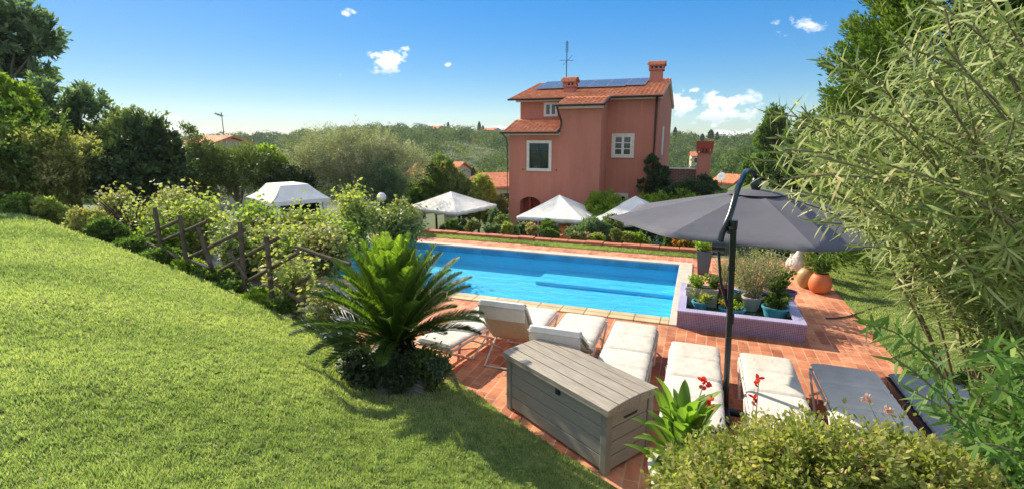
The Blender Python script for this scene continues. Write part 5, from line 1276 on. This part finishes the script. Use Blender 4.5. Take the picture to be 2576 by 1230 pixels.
# ================================================================== plants in the pots
def tuft(name, label, c, h, w_, n, L, Wd, lm, shape='lance', up=.7, cat='plant', stems=8, droop=.2):
    t = thing(name, label, cat, c); mb = MB(); C = []; D = []
    for i in range(stems):
        a = random.uniform(0, 6.28); r = random.random()**.6*w_; e = Vector((math.cos(a)*r, math.sin(a)*r, h*random.uniform(.6, 1.0)))
        s0 = Vector((math.cos(a)*r*.25, math.sin(a)*r*.25, 0)); mb.tube([s0, s0.lerp(e, .5)+Vector((0, 0, h*.06)), e], [.004, .003, .0015], 4)
        for k in range(n//stems):
            q = random.uniform(.1, 1); p = s0.lerp(e, q)+Vector((random.gauss(0, 1), random.gauss(0, 1), random.gauss(0, .5)))*w_*.12; C.append(tuple(p))
            D.append((math.cos(a)*.4+random.gauss(0, .7), math.sin(a)*.4+random.gauss(0, .7), up+random.gauss(0, .45)))
    mb.build('stem', M['bark_grey'], t); k = len(C)
    leaves('foliage', np.array(C), unit(np.array(D)), unit(rng.normal(size=(k, 3))), L*rng.uniform(.6, 1.2, k), Wd, L_[lm], t, shape, rng.random(k), droop)
    return t
def PU(u, v, z): return P(u, v, z)
for i in range(0): pass
def over(u, v, zb__, h): c = P(u, v, zb__); c.z = zb__+h; return c
tuft('succulent', 'yellow-green succulent spilling over the small light blue bucket pot', over(1760, 781, .102, .15), .17, .20, 420, .06, .025, 'yellow')
tuft('succulent', 'low green plant in the wide oval light blue pot', over(1840, 797, .102, .14), .12, .19, 380, .05, .025, 'bright')
t = tuft('flowering_plant', 'small plant with orange flowers at the left side of the oval light blue pot', over(1822, 797, .102, .14), .11, .10, 120, .04, .02, 'mid'); 
C = np.repeat(np.array([[random.gauss(0, .05), random.gauss(-.03, .03), random.uniform(.06, .13)] for _ in range(16)]), 5, 0); leaves('blossoms', C, unit(rng.normal(size=(80, 3))), unit(rng.normal(size=(80, 3))), .025, .02, M['flower_orange'], t)
tuft('leafy_plant', 'bushy green plant in the large light blue tub', over(1948, 800, .102, .17), .24, .19, 560, .07, .035, 'mid')
tuft('jade_plant', 'taller green plant behind the large light blue tub', over(1952, 768, .102, .1), .55, .20, 520, .08, .035, 'mid')
tuft('dry_shrub', 'tall dry straw coloured shrub in the tapered greyish white pot', over(1888, 779, .102, .22), .78, .40, 2600, .05, .012, 'lavender', stems=46)
tuft('dry_shrub', 'second tall grey-green dry shrub rising behind the right half of the planter', over(1938, 745, .102, .1), .78, .38, 2300, .05, .013, 'lavender', stems=40)
tuft('dry_shrub', 'grassy grey-green shrub behind the parasol pole in the planter', over(1868, 748, .102, .1), .85, .34, 2000, .055, .012, 'olive_green', stems=36)
tuft('grass_tuft', 'slender reed-like grass in the square maroon pot', over(1821, 752, .102, .22), .48, .18, 380, .22, .008, 'lavender', up=1.6, stems=20)
tuft('box_plant', 'dense bright green plant in the long cream trough', over(1752, 765, .102, .29), .26, .18, 800, .045, .022, 'bright')
tuft('trailing_plant', 'green leafy plant at the right end of the cream trough', over(1792, 765, .102, .27), .24, .14, 420, .05, .022, 'mid')
tuft('leafy_plant', 'fresh green plant in the tall slate grey pot', over(1768, 688, 0, .5), .24, .24, 500, .09, .03, 'bright')
tuft('agave_plant', 'dark green narrow leaved plant growing in the orange ball pot', over(2060, 735, 0, .34), .36, .30, 520, .14, .022, 'mid', up=1.)
tuft('leafy_plant', 'yellow-green plant behind the ochre jar', over(2030, 700, 0, .1), .55, .28, 620, .10, .03, 'olive_green', up=.9)
# greenery inside the planter bed
bl = autoblobs((.65, 8.9, .16), .75, .35, .10, 9); plant('ground_cover_plant', 'dark low greenery filling the gaps between pots in the mosaic planter', 'plant', (.65, 8.9, .1), bl, 2500, .05, .025, L_['dark'], .005, fol='foliage')

# ================================================================== foreground: canna in the urn, abelia bush
def canna(label, c, h, n, spread, fl, lm='canna', seed=0, name='canna_plant', base_el=.9, Lr=(.28, .42)):
    t = thing(name, label, 'plant', c)
    for i in range(n):
        a = i*2.4+random.uniform(-.4, .4); q = random.random(); z0 = h*q*.55; el = R(35+45*q+random.uniform(-12, 8)); Ln = random.uniform(*Lr); wd = Ln*random.uniform(.2, .29)
        az = Vector((math.cos(a), math.sin(a), 0)); sd_ = Vector((-az.y, az.x, 0)); V = []; K = 9; p = az*spread*.3*random.random()+Vector((0, 0, z0)); ang = el
        for k in range(K+1):
            s = k/K; w2 = wd/2*math.sin(math.pi*min(1, s**.85*.97+.03))**.75*(1 if k < K else 0)
            up_ = -az*math.sin(ang)+Vector((0, 0, math.cos(ang)))
            V += [p-sd_*w2+up_*w2*.35, p.copy(), p+sd_*w2+up_*w2*.35]; d = az*math.cos(ang)+Vector((0, 0, math.sin(ang))); p = p+d*(Ln/K); ang -= R(55)/K*(.3+s*1.4)
        Fq = []
        for k in range(K): Fq += [(k*3, k*3+1, k*3+4, k*3+3), (k*3+1, k*3+2, k*3+5, k*3+4)]
        o = npmesh('leaf', np.array([tuple(x) for x in V]), 4, [np.array(Fq)], np.full(len(V), random.random()), L_[lm], t, True)
    mb = MB()
    for i in range(3): mb.tube([(random.gauss(0, .02), random.gauss(0, .02), -.05), (random.gauss(0, .03), random.gauss(0, .03), h*.6)], [.012, .008], 6)
    mb.build('stem', M['lattice_stem'], t)
    for (dx, dy, dz, k) in fl:
        mb = MB(); mb.tube([(dx*.3, dy*.3, h*.4), (dx, dy, dz)], [.005, .003], 5); mb.build('flower_stalk', M['lattice_stem'], t)
        C = np.array([[dx+random.gauss(0, .012), dy+random.gauss(0, .012), dz+random.uniform(-.03, .02)] for _ in range(k)]); d_ = unit(rng.normal(size=(k, 3))+np.array([0, 0, .6]))
        leaves('blossom', C, d_, unit(rng.normal(size=(k, 3))), .05, .028, M['flower_red'], t, 'lance')
M['lattice_stem'] = pmat('green_stem', (.12, .2, .05), (.09, .15, .04), .6)
canna('green canna with broad pointed leaves and red flowers in the white urn', (uc.x-.03, uc.y+.05, uz+.50), .70, 60, .42, [(.12, .06, .70, 16), (.17, .03, .58, 8)], Lr=(.24, .40))
c2 = PF(1905, 1090, 3.3)
canna('second canna with small red flower spikes behind the abelia bush', (c2.x, c2.y, .35), .50, 20, .2, [(-.03, 0, .84, 9), (-.05, .02, .68, 6)], Lr=(.20, .32))
ac = PF(2060, 1262, 2.42)
bl = []
for i in range(46):
    u = random.uniform(1730, 2520); v = random.uniform(1120, 1330); d = random.uniform(2.0, 2.75)
    p = PF(u, v+ (60 if u < 1750 else 0), d); r = random.uniform(.13, .22); 
    vmin = np.interp(u, [1650, 1760, 1900, 2000, 2200, 2350, 2500], [1260, 1165, 1095, 1105, 1128, 1160, 1215])
    ztop = PF(u, vmin, d).z
    bl.append((p.x, p.y, min(p.z, ztop-r*1.05), r, r, r))
for i in range(26):
    u = random.uniform(1800, 2480); d = random.uniform(2.15, 2.75); r = random.uniform(.10, .15); vmin = np.interp(u, [1650, 1760, 1900, 2000, 2200, 2350, 2500], [1260, 1160, 1082, 1100, 1122, 1158, 1215]); p = PF(u, vmin+random.uniform(-16, 34), d); r *= random.uniform(.5, 1.1); bl.append((p.x, p.y, p.z-r*1.0, r, r, r))
ab = (ac.x, ac.y, .0)
t = plant('abelia_bush', 'dense golden green small leaved bush with pinkish tips filling the lower right foreground', 'bush', ab, bl, 95000, .032, .017, L_['abelia'], .03, fol='foliage', kb=30, clump=18, cr=.16, shell=.55, shape='lance', shoot=.7)
B_ = np.array(bl); k = 520; bi = rng.integers(0, len(B_), k); d_ = unit(rng.normal(size=(k, 3))+np.array([0, 0, 1.2])); C = B_[bi, :3]+d_*B_[bi, 3:]*1.08
C = np.repeat(C, 5, 0)+.008*rng.normal(size=(k*5, 3)); leaves('blossoms', C-np.array(ab), unit(rng.normal(size=(k*5, 3))), unit(rng.normal(size=(k*5, 3))), .018, .012, M['flower_pink'], t)
# a few taller sprigs with pinkish flower heads
for (u, v, lab) in ((2180, 1000, 'left thin sprig with pale pink flower head above the abelia bush'), (2235, 1030, 'right thin sprig with pink flower head above the abelia bush'), (2232, 1105, 'short sprig with cream flowers at the top of the abelia bush')):
    e = PF(u, v, 2.5); b_ = PF(u+60, 1190, 2.35); t = thing('flower_sprig', lab, 'flower', b_); mb = MB(); dlt = e-b_
    mb.tube([(0, 0, 0), tuple(dlt*.5+Vector((.02, 0, .02))), tuple(dlt)], [.002, .0016, .001], 5); mb.build('stem', M['lattice_stem'], t)
    C = np.array([tuple(dlt+Vector((random.gauss(0, .010), random.gauss(0, .010), random.gauss(0, .010)))) for _ in range(26)]); leaves('blossoms', C, unit(rng.normal(size=(26, 3))), unit(rng.normal(size=(26, 3))), .022, .014, M['flower_pink'], t)
    q = rng.random(12); C = np.array([tuple(dlt*x) for x in q]); leaves('foliage', C, unit(rng.normal(size=(12, 3))), unit(rng.normal(size=(12, 3))), .035, .014, L_['abelia'], t, 'lance')

# ================================================================== oleander, right foreground
def oleander(label, base, targets, lm, leafL=.165, leafW=.0125, per=96, t0=.42, name='oleander_shrub', straw=True, kn=10):
    t = thing(name, label, 'shrub', base); base = Vector(base); mb = MB(); C = []; D = []; Nn = []; var = []; lens = []; SC_ = []; SD = []
    for tg in targets:
        e = tg-base; Lt = e.length
        side = Vector((random.gauss(0, 1), random.gauss(0, 1), 0))*.05*Lt
        b0 = Vector((random.gauss(0, .22), random.gauss(0, .22), 0))
        c1 = b0.lerp(e, .38)+Vector((0, 0, random.uniform(.15, .5)*Lt))+side; pts = []
        for k in range(15):
            q = k/14; pts.append(b0*(1-q)**2+c1*2*q*(1-q)+e*q*q)
        mb.tube([tuple(p) for p in pts], [.011*(1-.8*k/14)+.0015 for k in range(15)], 5)
        sv = random.random()
        for k in range(per//3):
            q = t0+(1-t0)*((k+random.random())/(per//3)); idx = q*14; i0 = min(13, int(idx)); p = pts[i0].lerp(pts[i0+1], idx-i0); tan = (pts[i0+1]-pts[i0]).normalized()
            a_ = tan.cross(Vector((0, 0, 1))).normalized(); b_ = a_.cross(tan); ph = random.uniform(0, 2.1)
            for w_ in range(3):
                th = ph+w_*2.094; rd = a_*math.cos(th)+b_*math.sin(th); dd = (tan*random.uniform(.2, 1.5)+rd+Vector((random.gauss(0, .2), random.gauss(0, .2), random.gauss(-.12, .2)))).normalized()
                C.append(tuple(p)); D.append(tuple(dd)); Nn.append(tuple((tan-rd*.2))); var.append(min(1, max(0, .45*sv+.55*random.random()+.12*(q-.7)))); lens.append(leafL*random.uniform(.6, 1.15)*(1.05-.35*max(0, q-.8)/.2))
        if straw and random.random() < .8:
            q = random.uniform(.6, .95); p = pts[int(q*13)]
            for _ in range(34): SC_.append(tuple(p+Vector((random.gauss(0, .03), random.gauss(0, .03), random.gauss(0, .03))))); SD.append((random.gauss(0, 1), random.gauss(0, 1), random.gauss(0, .8)))
    mb.build('branches', M['branch'], t, True)
    C, D, Nn = np.array(C), unit(np.array(D)), unit(np.array(Nn)+.3*rng.normal(size=(len(Nn), 3)))
    leaves('foliage', C, D, Nn, np.array(lens), leafW*rng.uniform(.7, 1.2, len(C)), L_[lm], t, 'lance', np.array(var), .22)
    if SC_: leaves('dry_seed_heads', np.array(SC_), unit(np.array(SD)), unit(rng.normal(size=(len(SC_), 3))), .07, .006, L_['straw'], t, 'lance')
    return t
def left_lim(v): return float(np.interp(v, [-60, 0, 60, 140, 260, 330, 400, 450, 520, 560, 640, 700, 760], [2400, 2300, 2190, 2140, 2050, 1995, 1915, 1945, 2040, 2130, 2260, 2370, 2450]))
tg = []
for i in range(135):
    v = -60+820*random.random()**.8; ul = left_lim(v); u = ul+(2700-ul)*random.random()**1.15+25; d = random.uniform(2.0, 3.6)
    tg.append(PF(u, v, d))
for i in range(34):
    v = random.uniform(250, 600); ul = left_lim(v); tg.append(PF(ul+random.uniform(0, 220), v, random.uniform(2.3, 3.6)))
for (u, v, d) in ((2065, 145, 2.9), (2110, 150, 2.7), (1935, 275+10, 3.3), (1950, 345, 3.2), (1890, 405, 3.4), (1905, 440, 3.2), (2015, 268, 3.1), (2170, 620, 2.4), (2330, 0, 2.3), (2290, 40, 2.4), (1985, 500, 3.0), (2060, 560, 2.8)): tg.append(PF(u, v, d))
ob = PF(2760, 1180, 3.0); ob.z = .1
oleander('huge oleander with long narrow yellow-green leaves and dry seed heads, upper right foreground', ob, tg, 'oleander')
tg = [PF(random.uniform(2400 if v > 1060 else 2470, 2720), v, random.uniform(1.8, 2.7)) for v in [random.uniform(820, 1260) for _ in range(50)]]
tg += [PF(2180, 815, 2.3), PF(2250, 900, 2.2), PF(2300, 985, 2.1)]
ob2 = PF(2640, 1500, 2.4); ob2.z = .3
oleander('lower lush green oleander with long narrow leaves at the bottom right corner', ob2, tg, 'oleander_green', .14, .02, 60, .35, straw=False)
# small shrubs hiding the ground at far right
px('garden_shrub', 'low dark shrub under the lower oleander by the grey loungers', 'shrub', 2420, 900, 2640, 1080, 4.6, 0, 8000, .07, .025, L_['mid'], 8, .03, fol='foliage')
# ================================================================== light, sky, camera
w = bpy.data.worlds.new('World'); SC.world = w; w.use_nodes = True
nt = w.node_tree; nt.nodes.clear()
out = N(nt, 'ShaderNodeOutputWorld'); bg = N(nt, 'ShaderNodeBackground')
sky = N(nt, 'ShaderNodeTexSky', sky_type='NISHITA'); sky.sun_disc = False
sky.sun_elevation = SUN_EL; sky.sun_rotation = math.atan2(SUN_AZ.x, SUN_AZ.y)
sky.air_density = 1.0; sky.dust_density = .15; sky.ozone_density = 3.2; sky.altitude = 100
hsv = N(nt, 'ShaderNodeHueSaturation'); hsv.inputs['Saturation'].default_value = SKY_SAT
tn = N(nt, 'ShaderNodeMixRGB', blend_type='MULTIPLY'); tn.inputs[0].default_value = 1; tn.inputs[2].default_value = (.76, .87, 1, 1); nt.links.new(sky.outputs[0], tn.inputs[1])
sh_ = N(nt, 'ShaderNodeSeparateColor', mode='HSV'); ch_ = N(nt, 'ShaderNodeCombineColor', mode='HSV'); nt.links.new(tn.outputs[0], sh_.inputs[0])
dv = N(nt, 'ShaderNodeMath', operation='MULTIPLY_ADD'); dv.inputs[1].default_value = 1/4.6; dv.inputs[2].default_value = 1; nt.links.new(sh_.outputs[2], dv.inputs[0])
qv = N(nt, 'ShaderNodeMath', operation='DIVIDE'); nt.links.new(sh_.outputs[2], qv.inputs[0]); nt.links.new(dv.outputs[0], qv.inputs[1])
nt.links.new(sh_.outputs[0], ch_.inputs[0]); nt.links.new(sh_.outputs[1], ch_.inputs[1]); nt.links.new(qv.outputs[0], ch_.inputs[2])
nt.links.new(ch_.outputs[0], hsv.inputs['Color'])
SKY_STR = .15
tc = N(nt, 'ShaderNodeTexCoord'); G = tc.outputs['Generated']
def math_(op, a, b=None, c=None, clamp=False):
    n = N(nt, 'ShaderNodeMath', operation=op); n.use_clamp = clamp
    for i, x in enumerate((a, b, c)):
        if x is None: continue
        if isinstance(x, (int, float)): n.inputs[i].default_value = x
        else: nt.links.new(x, n.inputs[i])
    return n.outputs[0]
def dot(v):
    n = N(nt, 'ShaderNodeVectorMath', operation='DOT_PRODUCT'); n.inputs[1].default_value = v; nt.links.new(G, n.inputs[0]); return n.outputs['Value']
nz = N(nt, 'ShaderNodeTexNoise'); nz.inputs['Scale'].default_value = 30; nz.inputs['Detail'].default_value = 10; nz.inputs['Roughness'].default_value = .6
mp = N(nt, 'ShaderNodeMapping'); mp.inputs['Scale'].default_value = (1, 1, 1.5); nt.links.new(G, mp.inputs[0]); nt.links.new(mp.outputs[0], nz.inputs['Vector'])
nfac = nz.outputs['Fac']
clouds = [(873, 36, 22, 11, .9), (975, 158, 50, 26, 1.05), (1022, 124, 24, 16, .9), (2010, 66, 66, 20, .75), (1722, 262, 62, 36, 1.35), (1815, 272, 80, 40, 1.25), (1885, 248, 28, 20, .6), (1745, 258, 40, 30, 1),
          (1850, 335, 60, 14, .9), (1790, 318, 16, 10, .8), (1125, 163, 10, 5, .6), (856, 188, 8, 5, .6), (395, 296, 75, 8, .55), (1110, 316, 60, 6, .5), (1262, 322, 40, 6, .6), (2150, 160, 50, 22, .7), (450, 325, 260, 14, .45), (2090, 330, 60, 25, .7)]
mask = None; shade = None
Vup = Vector((0, 0, 1))
for (u, v, a, b, k) in clouds:
    r_, _ = ray(u, v); r_.normalize(); rt_ = r_.cross(Vup).normalized(); up_ = rt_.cross(r_).normalized()
    sc_ = F*math.hypot(1, math.hypot((u-CX)/F, (v-CY)/F))
    dx = math_('MULTIPLY', dot(rt_), sc_/a); dy = math_('MULTIPLY', dot(up_), sc_/b)
    r2 = math_('SQRT', math_('ADD', math_('MULTIPLY', dx, dx), math_('MULTIPLY', dy, dy)))
    fwdm = math_('GREATER_THAN', dot(r_), .5)
    e = math_('MULTIPLY', math_('SUBTRACT', 1.0, r2), .55)
    n_ = math_('ADD', e, math_('MULTIPLY', math_('SUBTRACT', nfac, .52), 3.3))
    mm = math_('MULTIPLY', math_('MULTIPLY', n_, 2.4*k, clamp=True), fwdm)
    # fades out beyond the cloud's own ellipse
    mm = math_('MULTIPLY', mm, math_('MULTIPLY', math_('SUBTRACT', 1.35, r2), 3, clamp=True))
    sh = math_('MULTIPLY', math_('SUBTRACT', .1, dy), .8, clamp=True)
    sh = math_('MULTIPLY', sh, mm)
    mask = mm if mask is None else math_('MAXIMUM', mask, mm)
    if b > 18: shade = sh if shade is None else math_('MAXIMUM', shade, sh)
mask = math_('MULTIPLY', mask, .97, clamp=True)
cc = N(nt, 'ShaderNodeMixRGB'); cc.inputs[1].default_value = (CLD, CLD, CLD*1.01, 1); cc.inputs[2].default_value = (CLD*.42, CLD*.5, CLD*.64, 1)
nt.links.new(shade, cc.inputs[0])
# unseen broken cloud added overhead and behind the photographer as neutral fill light
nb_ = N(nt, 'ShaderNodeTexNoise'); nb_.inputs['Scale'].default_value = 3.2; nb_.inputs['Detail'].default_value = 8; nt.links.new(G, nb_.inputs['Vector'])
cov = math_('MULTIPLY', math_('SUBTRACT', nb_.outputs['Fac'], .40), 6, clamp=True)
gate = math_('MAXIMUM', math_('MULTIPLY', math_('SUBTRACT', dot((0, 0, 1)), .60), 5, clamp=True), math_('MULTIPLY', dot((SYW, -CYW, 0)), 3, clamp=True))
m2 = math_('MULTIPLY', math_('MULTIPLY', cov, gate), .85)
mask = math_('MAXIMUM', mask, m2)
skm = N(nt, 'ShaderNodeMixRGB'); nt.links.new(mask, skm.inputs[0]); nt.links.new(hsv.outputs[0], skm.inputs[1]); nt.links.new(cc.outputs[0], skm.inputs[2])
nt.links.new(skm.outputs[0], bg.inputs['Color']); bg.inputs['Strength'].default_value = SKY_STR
nt.links.new(bg.outputs[0], out.inputs[0])
sl_ = bpy.data.lights.new('sun', 'SUN'); sl_.energy = SUN_E; sl_.angle = R(.55); sl_.color = (1, .885, .69)
so = bpy.data.objects.new('sun', sl_); COL.objects.link(so)
sd = Vector((SUN_AZ.x*math.cos(SUN_EL), SUN_AZ.y*math.cos(SUN_EL), math.sin(SUN_EL)))
so.rotation_euler = sd.to_track_quat('Z', 'Y').to_euler()
cam = bpy.data.cameras.new('camera'); co = bpy.data.objects.new('camera', cam); COL.objects.link(co); SC.camera = co
co.location = (0, 0, CZ); co.rotation_euler = (math.pi/2-TH, 0, YAW)
cam.sensor_fit = 'HORIZONTAL'; cam.sensor_width = 36; cam.lens = 36*F/W
cam.clip_start = .05; cam.clip_end = 5000
vs = SC.view_settings; vs.view_transform = 'Standard'; vs.look = 'None'; vs.exposure = EXPO; vs.gamma = 1; vs.use_curve_mapping = False
SC.display_settings.display_device = 'sRGB'
SC.cycles.max_bounces = 8; SC.cycles.transparent_max_bounces = 12; SC.cycles.use_denoising = True
SC.cycles.sample_clamp_indirect = 6
SC.render.film_transparent = False

if HAZE > 0:
    mb = MB(); mb.box(-1520, 1520, -100, 1520, -22, 60); hz_ = mb.build('haze', None); tag(hz_, 'thin air haze over the valley', 'haze', kind='stuff')
    m, nt, out = newmat('haze'); pv = N(nt, 'ShaderNodeVolumePrincipled'); pv.inputs['Color'].default_value = (.8, .9, 1, 1); pv.inputs['Density'].default_value = HAZE; pv.inputs['Anisotropy'].default_value = .2
    nt.links.new(pv.outputs[0], out.inputs['Volume']); hz_.data.materials.append(m)
    SC.cycles.volume_bounces = 0
